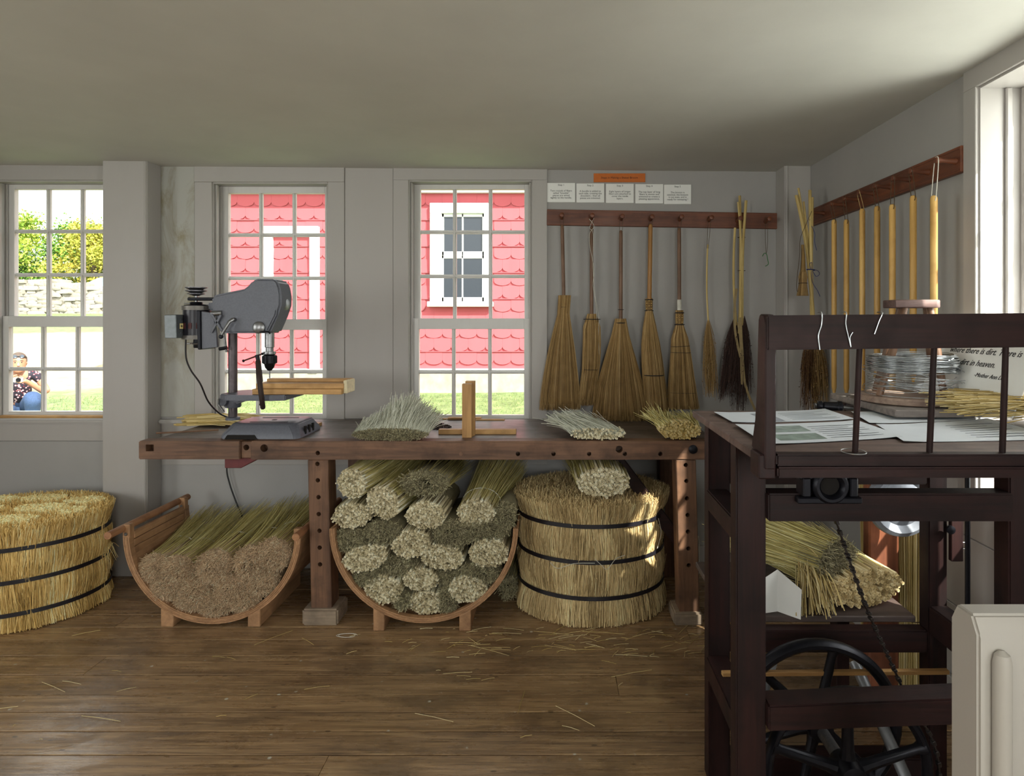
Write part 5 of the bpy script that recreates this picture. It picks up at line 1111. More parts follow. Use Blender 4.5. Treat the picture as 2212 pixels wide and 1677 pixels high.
# gallery: curved end stile, top rail and spindles
st_ = [(1.402, 1.12), (1.497, 1.153), (1.492, 1.17), (1.472, 1.22), (1.458, 1.30), (1.452, 1.40), (1.447, 1.45), (1.438, 1.462), (1.41, 1.46), (1.398, 1.44)]
MB().prism(st_, 'yz', .4635, .488).build('end_stile', W_mach('z'), bm_, bevel=.003)
MB().hexa([(.466, 1.392, 1.383), (1.33, 1.392, 1.392), (1.33, 1.422, 1.392), (.466, 1.422, 1.383), (.466, 1.392, 1.4585), (1.33, 1.392, 1.466), (1.33, 1.422, 1.466), (.466, 1.422, 1.4585)]).build('top_rail', W_mach('x'), bm_, bevel=.003, seg=2)
for ut, ub in ((1857, 1847), (2018, 2007.5), (2172.6, 2165)):
    a, b = at(ut, 752, 1.408), at(ub, 972, 1.430); MB().tube([(b.x, b.y, 1.148), ((a.x + b.x) / 2, (a.y + b.y) / 2, 1.27), (a.x, a.y, 1.392)], [.0065, .0068, .0062], 12).build('spindle', W_mach('z'), bm_)
B(.478, .486, 1.394, 1.397, 1.41, 1.42).build('nail', M_iron, bm_)
# pillow-block bearing, sprocket, flywheels, shaft, chain
p = at(1782, 1046, 1.615)
be = MB(); be.prism([(p.x - .082, .994), (p.x + .078, .994), (p.x + .078, 1.010), (p.x - .082, 1.010)], 'xz', 1.578, 1.6015); be.build('bearing_base', M_iron, bm_, bevel=.003)
MB().torus((p.x, 1.588, 1.038), .035, .011, (0, 1, 0), 28, 10, 1.6).build('bearing_ring', M_iron, bm_)
MB().lathe([(.030, 0), (.030, .012)], (p.x, 1.588, 1.038), (0, 1, 0), 20).build('bearing_bore', M_hole, bm_)
B(p.x - .075, p.x + .07, 1.588, 1.64, 1.052, 1.068).build('bearing_cap', M_iron, bm_, bevel=.003)
for s in (-.058, .058): B(p.x + s - .010, p.x + s + .010, 1.580, 1.63, 1.010, 1.058).build('cap_bolt', M_iron, bm_, bevel=.003)
MB().tube([(p.x, 1.62, 1.042), (p.x, 2.45, 1.042)], .014, 14).build('drive_shaft', M_steel, bm_)
MB().lathe([(.03, 0), (.045, .004), (.045, .012), (.03, .016)], (p.x, 1.672, 1.042), (0, 1, 0), 20).build('sprocket', M_iron, bm_)
def flywheel(cx_, cy_, cz_, R, nsp, a0, rim, nm):
    o = MB().torus((cx_, cy_, cz_), R - rim, rim, (0, 1, 0), 56, 10, 1.3).build(nm, M_iron, bm_)
    MB().lathe([(.02, -.045), (.034, -.04), (.040, -.012), (.040, .012), (.034, .04), (.02, .045)], (cx_, cy_, cz_), (0, 1, 0), 20).build('hub', M_iron, o)
    for k in range(nsp):
        a = a0 + 2 * math.pi * k / nsp; e = Vector((math.cos(a), 0, math.sin(a))); c = Vector((cx_, cy_, cz_))
        MB().tube([c + e * .03, c + e * .06, c + e * (R - rim * 2.6), c + e * (R - rim * .9)], [.022, .016, .013, .021], 10).build('spoke', M_iron, o)
    return o
fx, fz = .782, .250
flywheel(fx, 1.70, fz, .225, 5, math.pi / 2, .013, 'flywheel'); flywheel(fx, 1.90, .252, .250, 6, .3, .017, 'flywheel')
MB().tube([(fx, 1.66, fz), (fx, 1.95, fz)], .017, 14).build('axle', M_steel, bm_)
ch = bpy.data.objects.new('drive_chain', None); C.objects.link(ch); ch.parent = bm_; ORG[ch] = ORG[bm_]
path = [at(1800, 1095, 1.672), at(1808, 1130, 1.672), at(1850, 1255, 1.675), at(1885, 1345, 1.68), at(1945, 1478, 1.685)]
aa = [math.radians(k) for k in (52, 42, 32, 22, 12, 2, -10, -22)]
path += [Vector((fx + .236 * math.cos(a), 1.69, fz + .236 * math.sin(a))) for a in aa]; path = smooth_path(path, 10)
lm = [MB().box(-.004, .004, -.0022, .0022, -.013, .013).box(-.0075, .0075, -.0045, .0045, -.016, -.008).box(-.0075, .0075, -.0045, .0045, .008, .016).build('link', metal('oily_chain', '4a4646', .3), None, bevel=.001).data]
for o in [k for k in C.objects if k.data is lm[0]]: bpy.data.objects.remove(o)
for vv in lm[0].vertices: vv.co.z -= .016
acc = 0; prev = path[0]
for q in path[1:]:
    acc += (q - prev).length
    if acc > .0255:
        acc = 0; o = bpy.data.objects.new('link', lm[0]); C.objects.link(o); o.parent = ch; o.location = q - ORG[bm_]
        d = (q - prev).normalized(); o.rotation_mode = 'QUATERNION'; o.rotation_quaternion = d.to_track_quat('Z', 'Y')
    prev = q
# treadle rod with collars, latch plate, treadle pipes
MB().tube([(1.207, 1.865, .552), (1.207, 1.865, 1.13)], .0072, 10).build('treadle_rod', M_iron, bm_)
MB().lathe([(.024, 0), (.026, .004), (.020, .008), (.012, .009), (.012, .016)], (1.207, 1.865, .556), (0, 0, 1), 20).build('rod_collar', M_iron, bm_)
a, b = at(2052, 1100, 1.99), at(2078, 1212, 1.99); B(a.x, b.x, 1.982, 1.999, b.z, a.z).build('latch_plate', W_mach('z'), bm_, bevel=.002)
q = at(2052, 1144, 1.98); MB().lathe([(.013, 0), (.013, -.008), (.003, -.011)], q, (0, 1, 0), 14).build('latch_knob', M_iron, bm_)
q = at(2082, 1179, 1.985); MB().tube([q + Vector((-.008, 0, .010)), q + Vector((.008, 0, .010)), q + Vector((.008, 0, -.010)), q + Vector((-.008, 0, -.010))], .0018, 6).build('staple', M_steel, bm_)
MB().tube([(.95, 2.02, .37), (1.03, 1.72, .03)], .017, 12).build('treadle_pipe', plain('grey_pipe', '8d8f93', .4, .5), bm_)
MB().tube([(.70, 2.02, .40), (.64, 1.96, .30)], .016, 12).build('treadle_pipe', plain('grey_pipe', '8d8f93', .4, .5), bm_)
# loose wires caught on the gallery
for i, (pts, lab) in enumerate(((((1775, 676), (1775, 700), (1768, 725), (1771, 756)), 'long wire end hanging over the machine top rail, leftmost'), (((1828, 671), (1827, 700), (1832, 725), (1838, 750), (1836, 730), (1842, 718)), 'hooked wire end hanging over the top rail, in the middle'), (((1906, 677), (1899, 694), (1894, 708), (1889, 722)), 'short wire end hanging over the top rail, rightmost'))):
    q = [at(u, v, 1.3885) for u, v in pts]; q[0] = Vector((q[0].x, 1.41, 1.4655)); q.insert(1, Vector((q[0].x, 1.388, 1.464)))
    tag(MB().tube(smooth_path(q, 5), .0012, 6).build('wire_end', M_galv), lab, 'wire', 'wire ends on the machine rail')
q = at(1844, 976, 1.425); tag(MB().torus((q.x, 1.425, 1.1555), .026, .0011, (0, -.05, 1), 32, 6).build('wire_ring', M_galv), 'thin wire ring lying round the leftmost spindle foot', 'wire')
# papers on the table
M_paper = plain('printed_paper', 'c9cfd6', .55, 0, .05, 8, .02)
def paper(label, cs_, z, pic=None, curl=.004):
    """sheet from four photographed corners on the table plane, with grey text lines and pictures"""
    q = []
    for u, v in cs_: Y = (H - z) * F / (v - V0); q.append(Vector(((u - U0) * Y / F, Y, z)))
    o = thing('paper_sheet', label, 'paper', tuple(sum(q, Vector()) / 4), 'printed sheets on the machine table')
    def pt(s, t, dz=0): a = q[3].lerp(q[2], s); b = q[0].lerp(q[1], s); r = a.lerp(b, t); return (r.x, r.y, z + dz + curl * (4 * (s - .5) ** 2) ** 2 + curl * .4 * t)
    N = 8; m = MB(); vs_ = [pt(i / N, j / N) for j in range(N + 1) for i in range(N + 1)]; M2 = [(a, b, c + .0006) for a, b, c in vs_]; k = (N + 1) ** 2
    fs_ = [(j * (N + 1) + i, j * (N + 1) + i + 1, (j + 1) * (N + 1) + i + 1, (j + 1) * (N + 1) + i) for j in range(N) for i in range(N)]
    m.add(vs_ + M2, [f[::-1] for f in fs_] + [tuple(x + k for x in f) for f in fs_]); m.build('sheet', M_paper, o)
    tx = MB()
    for j in range(7):
        t = .16 + j * .1; s0, s1 = .52, .92 - .1 * (j % 3 == 2)
        tx.add([pt(s0, t, .0009), pt(s1, t, .0009), pt(s1, t + .022, .0009), pt(s0, t + .022, .0009)], [(0, 1, 2, 3)])
    tx.build('print_lines', plain('grey_print', '7f858c', .7), o)
    for s0, s1, t0, t1, c in (pic or []):
        g_ = MB(); n_ = 5
        for i in range(n_):
            for j in range(n_):
                f = lambda a, b: pt(s0 + (s1 - s0) * a / n_, t0 + (t1 - t0) * b / n_, .0010)
                g_.add([f(i, j), f(i + 1, j), f(i + 1, j + 1), f(i, j + 1)], [(0, 1, 2, 3)])
        g_.build('picture', plain('picture_' + c, c, .6, 0, .35, 30, 0), o)
paper('printed sheet with a small picture at the rear left of the machine table', [(1542, 894), (1782, 887), (1846, 908), (1582, 915)], 1.1508, [(.28, .44, .05, .8, '8f949e')])
paper('plain printed sheet at the rear of the table behind the second spindle', [(1838, 893), (2018, 883), (2112, 908), (1878, 917)], 1.1508)
paper('printed sheet with two green pictures under the table railing', [(1588, 921), (1850, 912), (1950, 946), (1652, 962)], 1.1520, [(.14, .48, .12, .42, '7e8d86'), (.14, .48, .52, .86, '828f8a')])
paper('printed sheet at the front right of the table, lapping the pictured one', [(1892, 921), (2132, 908), (2290, 950), (1952, 957)], 1.1510)
# stick resting across the lower rails
a, b = Vector((.497, 1.885, .4065)), Vector((1.19, 1.93, .388))
tag(MB().bar(a, b, .016, .012).build('pine_lath', W_pine('x'), bevel=.001), 'pale slat laid across the low rails of the broom machine', 'slat')

# ------------------------------------------------------------------ straw shelf behind the machine
sf = thing('straw_shelf', 'dark shelf board behind the broom machine carrying a straw bundle', 'shelf', (.86, 2.28, .48))
B(.56, 1.165, 2.056, 2.28, .476, .496).build('board', wood('shelf_wood', '3a302e', '5c4c46', 'x', .5), sf, bevel=.003)
B(.56, 1.165, 2.282, 2.52, .476, .496).build('board', wood('shelf_wood', '3a302e', '5c4c46', 'x', .5), sf, bevel=.003)
for x in (.60, 1.08): B(x, x + .05, 2.44, 2.50, 0, .476).build('leg', W_mach('z'), sf, bevel=.003)
p = at(1880, 1283, 2.08)
bundle('stalk_bundle', 'stalk bundle with big round ends on the shelf behind the machine', (p.x, 2.10, .566), (-.35, 1, .10), .150, .066, .34, 'stalk', .0135, .05, None, tail=dict(l0=.05, L=.40, n=700, spread=1.2, tone=(.6, .2), shell=.8), mats=(straw('big_stalks', [(0, '5a4a30'), (.4, '9a845a'), (.7, 'c7b080'), (1, 'e2d2a8')]), ST_green), tie=None)
p = at(1825, 1215, 2.10)
bundle('fibre_bundle', 'dark-ended fibre bundle lying over the stalk bundle on the shelf', (p.x - .02, 2.13, .650), (-.8, 1, .12), .105, .062, .30, 'fuzz', rot=.1, nf=1600, tone=(.3, .2), fl=.03, coret=.15, tail=dict(l0=.0, L=.36, n=1500, spread=1.35, tone=(.6, .22), shell=.5, bend=(-.04, 0, .0)), mats=(ST_fuzz, ST_green))
n = 90; P0 = np.array(at(1745, 1215, 2.12)); t = np.linspace(0, 1, 6); e = np.array([at(u, v, 2.06) for u, v in zip(rng.uniform(1738, 1806, n), rng.uniform(1290, 1345, n))])
P = (P0 + rng.normal(size=(n, 3)) * .02)[:, None] + (e - P0)[:, None] * t[None, :, None] + np.array([0, 0, .03]) * np.sin(t * math.pi)[None, :, None]; P[..., 2] = np.maximum(P[..., 2], .500)
tag(np_obj('drooping_stems', *strand_mesh(P, .0018, rng.uniform(.4, 1, n), 4), ST_stick), 'loose stems drooping from the bundle to the shelf edge', 'stems', kind='stuff')
a, b, c_, d = at(1657, 1283, 2.06), at(1682, 1264, 2.075), at(1722, 1292, 2.06), at(1713, 1358, 2.02)
fc = MB(); e = at(1657, 1322, 2.06)
fc.hexa([(a.x - .03, 2.065, .498), (b.x, 2.085, .498), (b.x, 2.0856, .498), (a.x - .03, 2.0656, .498), (a.x - .03, 2.065, .60), (b.x, 2.085, .635), (b.x, 2.0856, .635), (a.x - .03, 2.0656, .60)])
fc.hexa([(b.x, 2.085, .498), (c_.x, 2.03, .497), (c_.x, 2.0306, .497), (b.x, 2.0856, .498), (b.x, 2.085, .635), (c_.x + .003, 2.03, .592), (c_.x + .003, 2.0306, .592), (b.x, 2.0856, .635)])
tag(fc.build('folded_card', M_white, smooth=False), 'white folded card standing at the front edge of the straw shelf', 'card')

# ------------------------------------------------------------------ side bench against the right wall with stool and wire
sbn = thing('side_bench', 'weathered plank bench under the right window behind the machine', 'bench', (1.22, 2.2, 0))
for y0, y1 in ((1.90, 2.125), (2.128, 2.35)): B(1.016, 1.372, y0, y1, 1.158, 1.180).build('plank', wood('weathered_plank', '5d5552', '8b827c', 'x', .7), sbn, bevel=.003)
for x, yy in ((1.15, 2.36),): B(x, x + .11, yy - .03, yy + .02, 0, 1.158).build('leg', wood('orange_brown_board', '6a3c28', '96583a', 'z', .5, stain=.3), sbn, bevel=.006)
B(1.05, 1.40, 2.30, 2.34, 1.09, 1.158).build('apron', W_mach('x'), sbn, bevel=.003)
# grey pulley wheel on the machine's rear shaft, black roller
pw = thing('pulley_wheel', 'grey dished pulley wheel hanging behind the machine apron', 'wheel', (1.19, 2.20, .70))
MB().lathe([(.02, -.012), (.05, -.010), (.075, .0), (.098, -.012), (.112, -.004), (.116, .012), (.110, .026), (.06, .03), (.02, .03)], (1.188, 2.18, .822), (0, 1, 0), 40).build('rim', plain('grey_wheel_paint', '7b7f88', .4, .3), pw)
MB().lathe([(.026, -.016), (.022, -.022), (.010, -.024)], (1.188, 2.18, .822), (0, 1, 0), 20).build('hub', plain('brass_hub', '9a8448', .4, .6), pw)
MB().tube([(1.188, 2.16, .822), (1.188, 2.42, .822)], .010, 10).build('axle', M_steel, pw)
p = at(1794, 879, 2.2); rl = thing('winding_spindle', 'black winding spindle with steel tip behind the machine table', 'spindle', (p.x, 2.2, p.z - .02))
MB().lathe([(.010, -.045), (.017, -.04), (.017, -.03), (.012, -.026), (.016, -.022), (.018, .02), (.022, .024), (.022, .034), (.012, .04)], p, (1, -.15, -.06), 20).build('body', M_iron, rl)
MB().lathe([(.011, 0), (.009, .006)], p + Vector((-.052, .008, .003)), (1, -.15, -.06), 14).build('tip', M_steel, rl)
MB().tube([p + Vector((.035, -.004, -.002)), p + Vector((.14, -.02, -.01))], .007, 10).build('shaft', M_steel, rl)
# disc, stool, coil of wire
zD = 1.180; dx, dy = 1.174, 2.10
tag(MB().lathe([(.152, 0), (.160, .004), (.162, .018), (.158, .0225), (.02, .0225)], (dx, dy, zD + .0005), (0, 0, 1), 48).build('round_board', wood('round_board_wood', '6e564c', 'a18c7c', 'x', .6)), 'round wooden board under the little stool on the side bench', 'board')
zS = zD + .0235
so = thing('small_stool', 'little four-legged wooden stool standing inside the wire coil', 'stool', (dx, dy, zS))
q = [(-.076, -.045), (.055, -.052), (.078, -.03), (.076, .05), (-.05, .055), (-.078, .03)]
MB().prism([(dx + a, dy + b) for a, b in q], 'xy', 1.487, 1.513).build('seat', wood('stool_wood', '4b3633', '7a605a', 'x', .6), so, bevel=.003)
for (a, b), (c_, d) in (((-.035, -.03), (-.125, -.04)), ((-.02, .03), (-.068, .10)), ((.045, -.03), (.048, -.10)), ((.06, .02), (.112, .06))):
    MB().tube([(dx + c_, dy + d, zS), (dx + (a + c_) / 2, dy + (b + d) / 2, (zS + 1.487) / 2), (dx + a, dy + b, 1.49)], [.0105, .0125, .009], 12).build('leg', W_hred('z'), so)
cw = thing('wire_coil', 'coil of galvanised wire looped round the small stool', 'wire', (dx, dy, 1.21))
n = 96; t = np.linspace(0, 2 * math.pi, 49)
z0 = np.where(np.arange(n) < 82, rng.uniform(1.282, 1.332, n), rng.uniform(1.215, 1.275, n)); R0 = np.where(np.arange(n) < 82, rng.uniform(.114, .134, n), rng.uniform(.12, .15, n))
ox = dx + .002 + rng.normal(0, .004, n); tl = np.where(np.arange(n) < 82, .006, .035); ph = rng.uniform(0, 6.28, n)
P = np.stack([ox[:, None] + R0[:, None] * np.cos(t), dy + R0[:, None] * np.sin(t) * .98, z0[:, None] + (rng.normal(0, 1, n) * tl)[:, None] * np.sin(t + ph[:, None]) * .6 + .003 * np.sin(3 * t + ph[:, None])], -1); P[..., 2] = np.maximum(P[..., 2], 1.207)
np_obj('wire_turns', *strand_mesh(P, .0012, rng.uniform(0, 1, n), 5), M_galv, cw)
for pts in (((2010, 788), (2050, 785), (2090, 810), (2110, 840), (2108, 862), (2095, 872)), ((1950, 822), (1975, 840), (2010, 855)), ((2000, 800), (2060, 775)), ((2030, 835), (2080, 843), (2084, 840))):
    MB().tube(smooth_path([at(u, v, dy - .12 + .02 * i) for i, (u, v) in enumerate(pts)], 5), .0012, 6).build('loose_end', M_galv, cw)
# straw pile on the side bench and two text posters leaning at the window
n = 420; x0 = rng.uniform(1.24, 1.41, n); yy = rng.uniform(1.70, 1.90, n); z0 = 1.152 + .032 + rng.uniform(0, .05, n) * np.exp(-((x0 - 1.3) / .15) ** 2); L = rng.uniform(.10, .24, n)
P = np.stack([np.stack([x0 - L * .6, yy + rng.normal(0, .03, n) + .05, z0 + rng.normal(0, .008, n)], 1), np.stack([x0, yy, z0 + .008], 1), np.stack([np.minimum(1.43, x0 + L * .5), yy - .04 + rng.normal(0, .03, n), z0 - .004], 1)], 1); P[..., 2] = np.maximum(P[..., 2], 1.1525)
tag(np_obj('straw_pile', *strand_mesh(P, .0016, rng.uniform(.2, 1, n), 3), ST_stick), 'loose pile of golden straw on the bench by the posters', 'straw', kind='stuff')
B(1.28, 1.425, 1.62, 1.898, 1.13, 1.152).build('plank', wood('weathered_plank', '5d5552', '8b827c', 'x', .7), sbn, bevel=.003)
def poster(label, bx_, y0, y1, zb, hgt, lean, lines):
    n_ = Vector((-math.cos(lean), 0, math.sin(lean))); up = Vector((math.sin(lean), 0, math.cos(lean))); al = Vector((0, -1, 0))
    o = thing('poster', label, 'poster', (bx_, (y0 + y1) / 2, zb), 'posters leaning at the right window'); b0 = Vector((bx_, y1, zb)); wd = y1 - y0
    q = [b0, b0 + al * wd, b0 + al * wd + up * hgt, b0 + up * hgt]; m = MB(); m.hexa([*q, *[k - n_ * .004 for k in q]]); m.build('panel', M_white, o, bevel=.0006)
    for s, t_, size, tx in lines:
        c = b0 + al * wd * s + up * t_ + n_ * .0008; M4 = Matrix(((al.x, up.x, n_.x, c.x), (al.y, up.y, n_.y, c.y), (al.z, up.z, n_.z, c.z), (0, 0, 0, 1)))
        text_obj(tx, size, None, M_ink, o, M4=M4, shear=.28, name='lettering')
poster('white poster with italic quotation leaning behind the wire coil', 1.25, 1.745, 2.20, 1.181, .285, math.radians(24), [(.52, .225, .0285, 'Good spirits will not live'), (.5, .185, .0285, 'where there is dirt. There is'), (.45, .145, .0285, 'no dirt in heaven.'), (.66, .108, .019, '-Mother Ann Lee')])
poster('white poster dated 1860 leaning nearest the right edge', 1.285, 1.43, 1.74, 1.154, .26, math.radians(24), [(.30, .15, .026, '1860'), (.5, .115, .012, 'they made that year'), (.5, .098, .012, '24 dozen brooms')])
# standing sheaves against the right wall
for i, (x, yy, lab) in enumerate(((1.335, 2.66, 'standing straw sheaf bound with cord, seen below the grey wheel'), (1.385, 2.48, 'sunlit standing sheaf against the right wall'))):
    o = thing('standing_sheaf', lab, 'straw sheaf', (x, yy, 0), 'standing sheaves'); n = 500; th = rng.uniform(0, 6.28, n); q = np.sqrt(rng.uniform(.3, 1, n)) * .052; t = np.linspace(0, 1, 5); wd = np.interp(t, [0, .4, 1], [1.1, .9, 1.15])
    P = np.stack([x + (q * np.cos(th))[:, None] * wd, yy + (q * np.sin(th))[:, None] * wd, np.broadcast_to(.002 + t * .90, (n, 5)) * rng.uniform(.9, 1, n)[:, None]], -1)
    P[..., 0] = np.minimum(P[..., 0], 1.428)
    np_obj('stems', *strand_mesh(P, .0019, rng.uniform(.2, .9, n)), ST_stick, o)
    for z in (.30, .64): MB().torus((x, yy, z), .0525, .0018, n=28, m=6).build('tie', M_twine, o)
# white barrier post in front of the camera
gp = thing('barrier_post', 'white painted barrier post with a rounded upright bar, bottom right corner', 'post', (.75, 1.03, 0))
M_gp = painted('barrier_paint', (0.38, 0.35, 0.31), amt=.15)
xg = at(2113, 0, 1.0).x
MB().prism([(1.0, 0), (1.07, 0), (1.07, .955), (1.055, .982), (1.015, .982), (1.0, .955)], 'yz', xg, xg + .16).build('board', M_gp, gp, bevel=.004, seg=2)
p = at(2172, 1412, .985); MB().tube([(p.x, .992, 0), (p.x, .992, p.z - .02), (p.x, .992, p.z - .006), (p.x, .994, p.z)], [.0135, .0135, .011, .004], 14).build('upright_bar', M_gp, gp)

# ------------------------------------------------------------------ litter on the floor
n = 150; x0 = np.concatenate([rng.uniform(-.7, .75, 110), rng.uniform(-2.3, .6, 40)]); yy = np.concatenate([rng.uniform(2.74, 3.0, 110), rng.uniform(2.2, 2.95, 40)]); an = rng.normal(.25, .5, n); L = rng.uniform(.02, .2, n) * rng.choice([.35, 1], n)
d = np.stack([np.cos(an), np.sin(an), np.zeros(n)], 1) * L[:, None]; b0 = np.stack([x0, yy, np.full(n, .0022)], 1)
P = np.stack([b0, b0 + d * .5 + np.array([0, 0, .002]), b0 + d], 1)
tag(np_obj('straw_litter', *strand_mesh(P, .0011, rng.uniform(.4, 1, n)), ST_stick), 'loose straws scattered on the floorboards below the bench', 'straw litter')
p = at(748, 1375, 2.93); q = [Vector((p.x + .05 * math.cos(t) * (1 - t * .03), 2.93 + .018 * math.sin(t), .003 + .001 * math.sin(t * 2))) for t in np.linspace(0, 12, 50)]
tag(MB().tube(q, .0012, 5).build('twine_curl', M_wtwine), 'curl of pale twine on the floor before the bench leg', 'twine')
q = at(1519, 1225, 3.0); tag(MB().torus((q.x + .02, 3.2, .26), .10, .003, (1, -.3, 0), 40, 6).build('cord_hoop', M_wtwine), 'hoop of pale cord leaning behind the right bench leg', 'cord')
# ------------------------------------------------------------------ person crouching on the lawn
def skin_mesh(name, pts, edges, mat, parent, root=0, sub=2, offset=None):
    o_ = ORG[parent]; me = bpy.data.meshes.new(name); me.from_pydata([Vector(p[:3]) - o_ for p in pts], edges, [])
    ob = bpy.data.objects.new(name, me); C.objects.link(ob); ob.parent = parent
    md = ob.modifiers.new('skin', 'SKIN'); md.use_smooth_shade = True
    for i, p in enumerate(pts):
        r = p[3]; me.skin_vertices[0].data[i].radius = (r, p[4] if len(p) > 4 else r); me.skin_vertices[0].data[i].use_root = i == root
    s = ob.modifiers.new('sub', 'SUBSURF'); s.levels = sub; s.render_levels = sub
    dg = bpy.context.evaluated_depsgraph_get(); m2 = bpy.data.meshes.new_from_object(ob.evaluated_get(dg)); bpy.data.objects.remove(ob)
    m2.polygons.foreach_set('use_smooth', [True] * len(m2.polygons)); m2.materials.clear()
    return finish(name, m2, mat, parent, o_)
YQ = 7.6
hd = at(40, 784, YQ); gq = float(gz(hd.x, YQ))
pe = thing('person', 'woman in flowered top and jeans crouching on the lawn outside the window', 'person', (hd.x, YQ, gq))
M_skin = plain('skin', 'b07a60', .5, 0, .06, 20, .02); M_jean = plain('denim', '33486b', .85, 0, .25, 60, .2); M_hair = plain('brown_hair', '4a3a30', .6, 0, .3, 60, .3)
def m_flower():
    t = Nt('flowered_cloth'); vo = t.new('ShaderNodeTexVoronoi'); vo.inputs['Scale'].default_value = 34; t.link(t.coord((1, 1, 1)), vo.inputs['Vector'])
    c = t.ramp(vo.outputs['Distance'], [(.25, 'd9d2cf'), (.32, 'a52a3a'), (.42, '1f1c2a')]); t.color(c); t.rough(.8); return t.m
M_flow = m_flower()
x, z = hd.x, hd.z
def V(dx, dy, zz, *r): return (x + dx, YQ + dy, zz, *r)
hz = z - .115; pel = gq + .27
# body: pelvis, spine, neck; thighs, calves, feet; shoulders, arms, hands
pts = [V(0, .18, pel, .125, .12), V(0, .13, pel + .15, .12, .105), V(0, .07, hz - .13, .125, .10), V(0, .03, hz - .04, .075, .07), V(0, .0, hz + .02, .048), V(0, -.02, hz + .06, .05),
       V(.10, .14, pel, .09), V(.13, -.20, pel + .12, .074), V(.13, -.14, gq + .20, .055), V(.13, -.08, gq + .06, .042), V(.14, -.22, gq + .035, .035),
       V(-.10, .14, pel, .09), V(-.18, -.14, gq + .13, .072), V(-.17, .10, gq + .09, .055), V(-.17, .24, gq + .06, .042), V(-.17, .32, gq + .035, .035),
       V(.165, .05, hz - .035, .052), V(.265, .00, hz - .235, .042), V(.235, -.12, hz - .235, .036), V(.08, -.23, hz - .10, .027), V(.035, -.26, hz - .075, .030),
       V(-.165, .05, hz - .035, .052), V(-.265, .00, hz - .235, .042), V(-.235, -.12, hz - .235, .036), V(-.08, -.23, hz - .08, .027), V(-.035, -.26, hz - .06, .030)]
E = [(0, 1), (1, 2), (2, 3), (3, 4), (4, 5), (0, 6), (6, 7), (7, 8), (8, 9), (9, 10), (0, 11), (11, 12), (12, 13), (13, 14), (14, 15), (3, 16), (16, 17), (17, 18), (18, 19), (19, 20), (3, 21), (21, 22), (22, 23), (23, 24), (24, 25)]
body = skin_mesh('body', pts, E, M_skin, pe)
# fingers closing round a small camera
for s, i0 in ((1, 20), (-1, 25)):
    c = Vector(pts[i0][:3])
    for k in range(4):
        a = c + Vector((s * .005, -.005, .022 - k * .016)); L = (.036, .042, .040, .032)[k]
        MB().tube([a, a + Vector((-s * L * .5, -.028, .004)), a + Vector((-s * L, -.030, .004)), a + Vector((-s * (L + .016), -.018, .002))], [.0095, .009, .0085, .006], 8).build('finger', M_skin, pe)
    MB().tube([c + Vector((s * .01, -.01, .02)), c + Vector((-s * .005, -.03, .045)), c + Vector((-s * .025, -.034, .050))], [.011, .010, .007], 8).build('thumb', M_skin, pe)
cmc = Vector((x + .0, YQ - .285, hz - .065))
# head with face, hair and sunglasses pushed up
head = MB()
secs = []
hc = Vector((x, YQ - .03, z))
for i, (t, rx, ry, oy) in enumerate(((-.118, .022, .02, -.045), (-.105, .042, .045, -.035), (-.075, .060, .070, -.018), (-.04, .069, .086, -.006), (0, .074, .094, 0), (.04, .075, .096, .004), (.08, .064, .082, .006), (.105, .042, .055, .006), (.118, .015, .02, .006))): secs.append((hc.z + t, hc.x, hc.y + oy, rx, ry))
ho = head.loft(secs, 24).build('head', M_skin, pe, angle=80)
MB().prism([(hc.y - .092, hc.z + .012), (hc.y - .118, hc.z - .030), (hc.y - .085, hc.z - .038)], 'yz', hc.x - .011, hc.x + .011).build('nose', M_skin, ho, bevel=.005, seg=2)
for s in (-1, 1):
    MB().lathe([(.001, -.006), (.006, -.003), (.007, .003), (.001, .006)], (hc.x + s * .030, hc.y - .088, hc.z + .012), (0, 1, 0), 12).build('eye', plain('eye', '2a2320', .3), ho)
    MB().tube([(hc.x + s * .016, hc.y - .092, hc.z + .030), (hc.x + s * .032, hc.y - .093, hc.z + .034), (hc.x + s * .046, hc.y - .084, hc.z + .029)], .003, 6).build('eyebrow', M_hair, ho)
    MB().lathe([(.002, -.004), (.014, -.002), (.016, .004), (.006, .008)], (hc.x + s * .074, hc.y + .005, hc.z - .005), (s, 0, 0), 12).build('ear', M_skin, ho)
MB().tube(smooth_path([(hc.x - .026, hc.y - .083, hc.z - .060), (hc.x, hc.y - .093, hc.z - .067), (hc.x + .026, hc.y - .083, hc.z - .060)], 4), .005, 8).build('mouth', plain('lips', 'a4525a', .4), ho)
hs = [(hc.z + t, hc.x, hc.y + oy, rx, ry) for t, rx, ry, oy in ((-.06, .060, .05, .050), (-.02, .079, .072, .034), (.03, .082, .084, .024), (.062, .080, .095, .012), (.095, .064, .08, .008), (.118, .04, .05, .006), (.128, .012, .015, .006))]
MB().loft(hs, 24).build('hair', M_hair, pe, angle=80)
MB().lathe([(.002, 0), (.030, .02), (.034, .05), (.002, .08)], (hc.x, hc.y + .08, hc.z + .0), (0, 1, -.3), 14).build('hair_knot', M_hair, pe)
for s in (-1, 1): MB().lathe([(.024, 0), (.025, .003), (.018, .006)], (hc.x + s * .029, hc.y - .072, hc.z + .078), (0, -.8, .6), 16).build('sunglass_lens', plain('grey_lens', '3c434c', .15), pe)
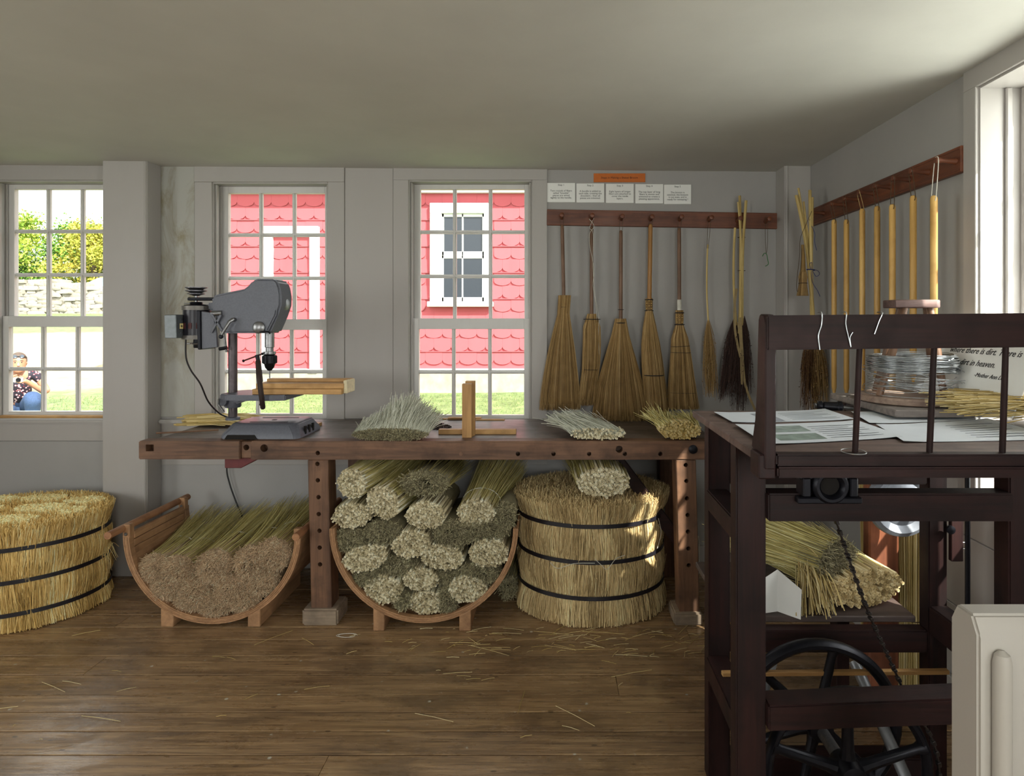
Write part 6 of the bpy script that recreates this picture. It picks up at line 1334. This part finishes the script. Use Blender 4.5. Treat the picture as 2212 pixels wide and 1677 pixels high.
MB().tube([(hc.x - .075, hc.y - .02, hc.z + .065), (hc.x - .055, hc.y - .066, hc.z + .078), (hc.x, hc.y - .080, hc.z + .082), (hc.x + .055, hc.y - .066, hc.z + .078), (hc.x + .075, hc.y - .02, hc.z + .065)], .004, 6).build('sunglass_frame', M_iron, pe)
# clothes over the body
tp = [V(0, .17, pel + .03, .14, .135), V(0, .13, pel + .15, .135, .12), V(0, .07, hz - .13, .14, .115), V(0, .035, hz - .045, .085, .08), V(.165, .05, hz - .035, .066), V(.215, .025, hz - .135, .060), V(-.165, .05, hz - .035, .066), V(-.215, .025, hz - .135, .060)]
skin_mesh('flowered_top', tp, [(0, 1), (1, 2), (2, 3), (3, 4), (4, 5), (3, 6), (6, 7)], M_flow, pe)
jm = MB()
for a, b, c, d in (pts[6:10], pts[11:15]):
    hip, kn, cf, an = Vector(a[:3]), Vector(b[:3]), Vector(c[:3]), Vector(d[:3])
    pth = smooth_path([Vector((hip.x * .5 + x * .5, hip.y + .04, hip.z)), hip, (hip + kn) / 2, kn, (kn + cf) / 2, cf, an], 4); m_ = len(pth)
    jm.tube(pth, [float(np.interp(k / (m_ - 1), [0, .17, .34, .5, .67, .84, 1], [.11, .112, .098, .088, .078, .068, .055])) for k in range(m_)], 14)
jm.loft([(pel - .10, x, YQ + .18, .09, .09), (pel - .04, x, YQ + .18, .135, .13), (pel + .03, x, YQ + .175, .14, .132), (pel + .09, x, YQ + .16, .125, .118)], 18)
jm.build('jeans', M_jean, pe, angle=70)
pe.rotation_euler = (0, 0, .69); cmc = ORG[pe] + Matrix.Rotation(.69, 3, 'Z') @ (cmc - ORG[pe])
hc_ = thing('hand_camera', 'small pale camera held in the hands of the crouching woman', 'camera', tuple(cmc))
B(cmc.x - .045, cmc.x + .045, cmc.y - .014, cmc.y + .012, cmc.z - .03, cmc.z + .03).build('body', plain('pale_camera', 'a8bcc8', .3), hc_, bevel=.006, seg=2)
MB().lathe([(.024, 0), (.022, .018), (.014, .018), (.012, .012), (.001, .012)], cmc + Vector((0, -.014, 0)), (0, -1, 0), 18).build('lens', M_iron, hc_)
hc_.rotation_euler = (0, 0, .69)
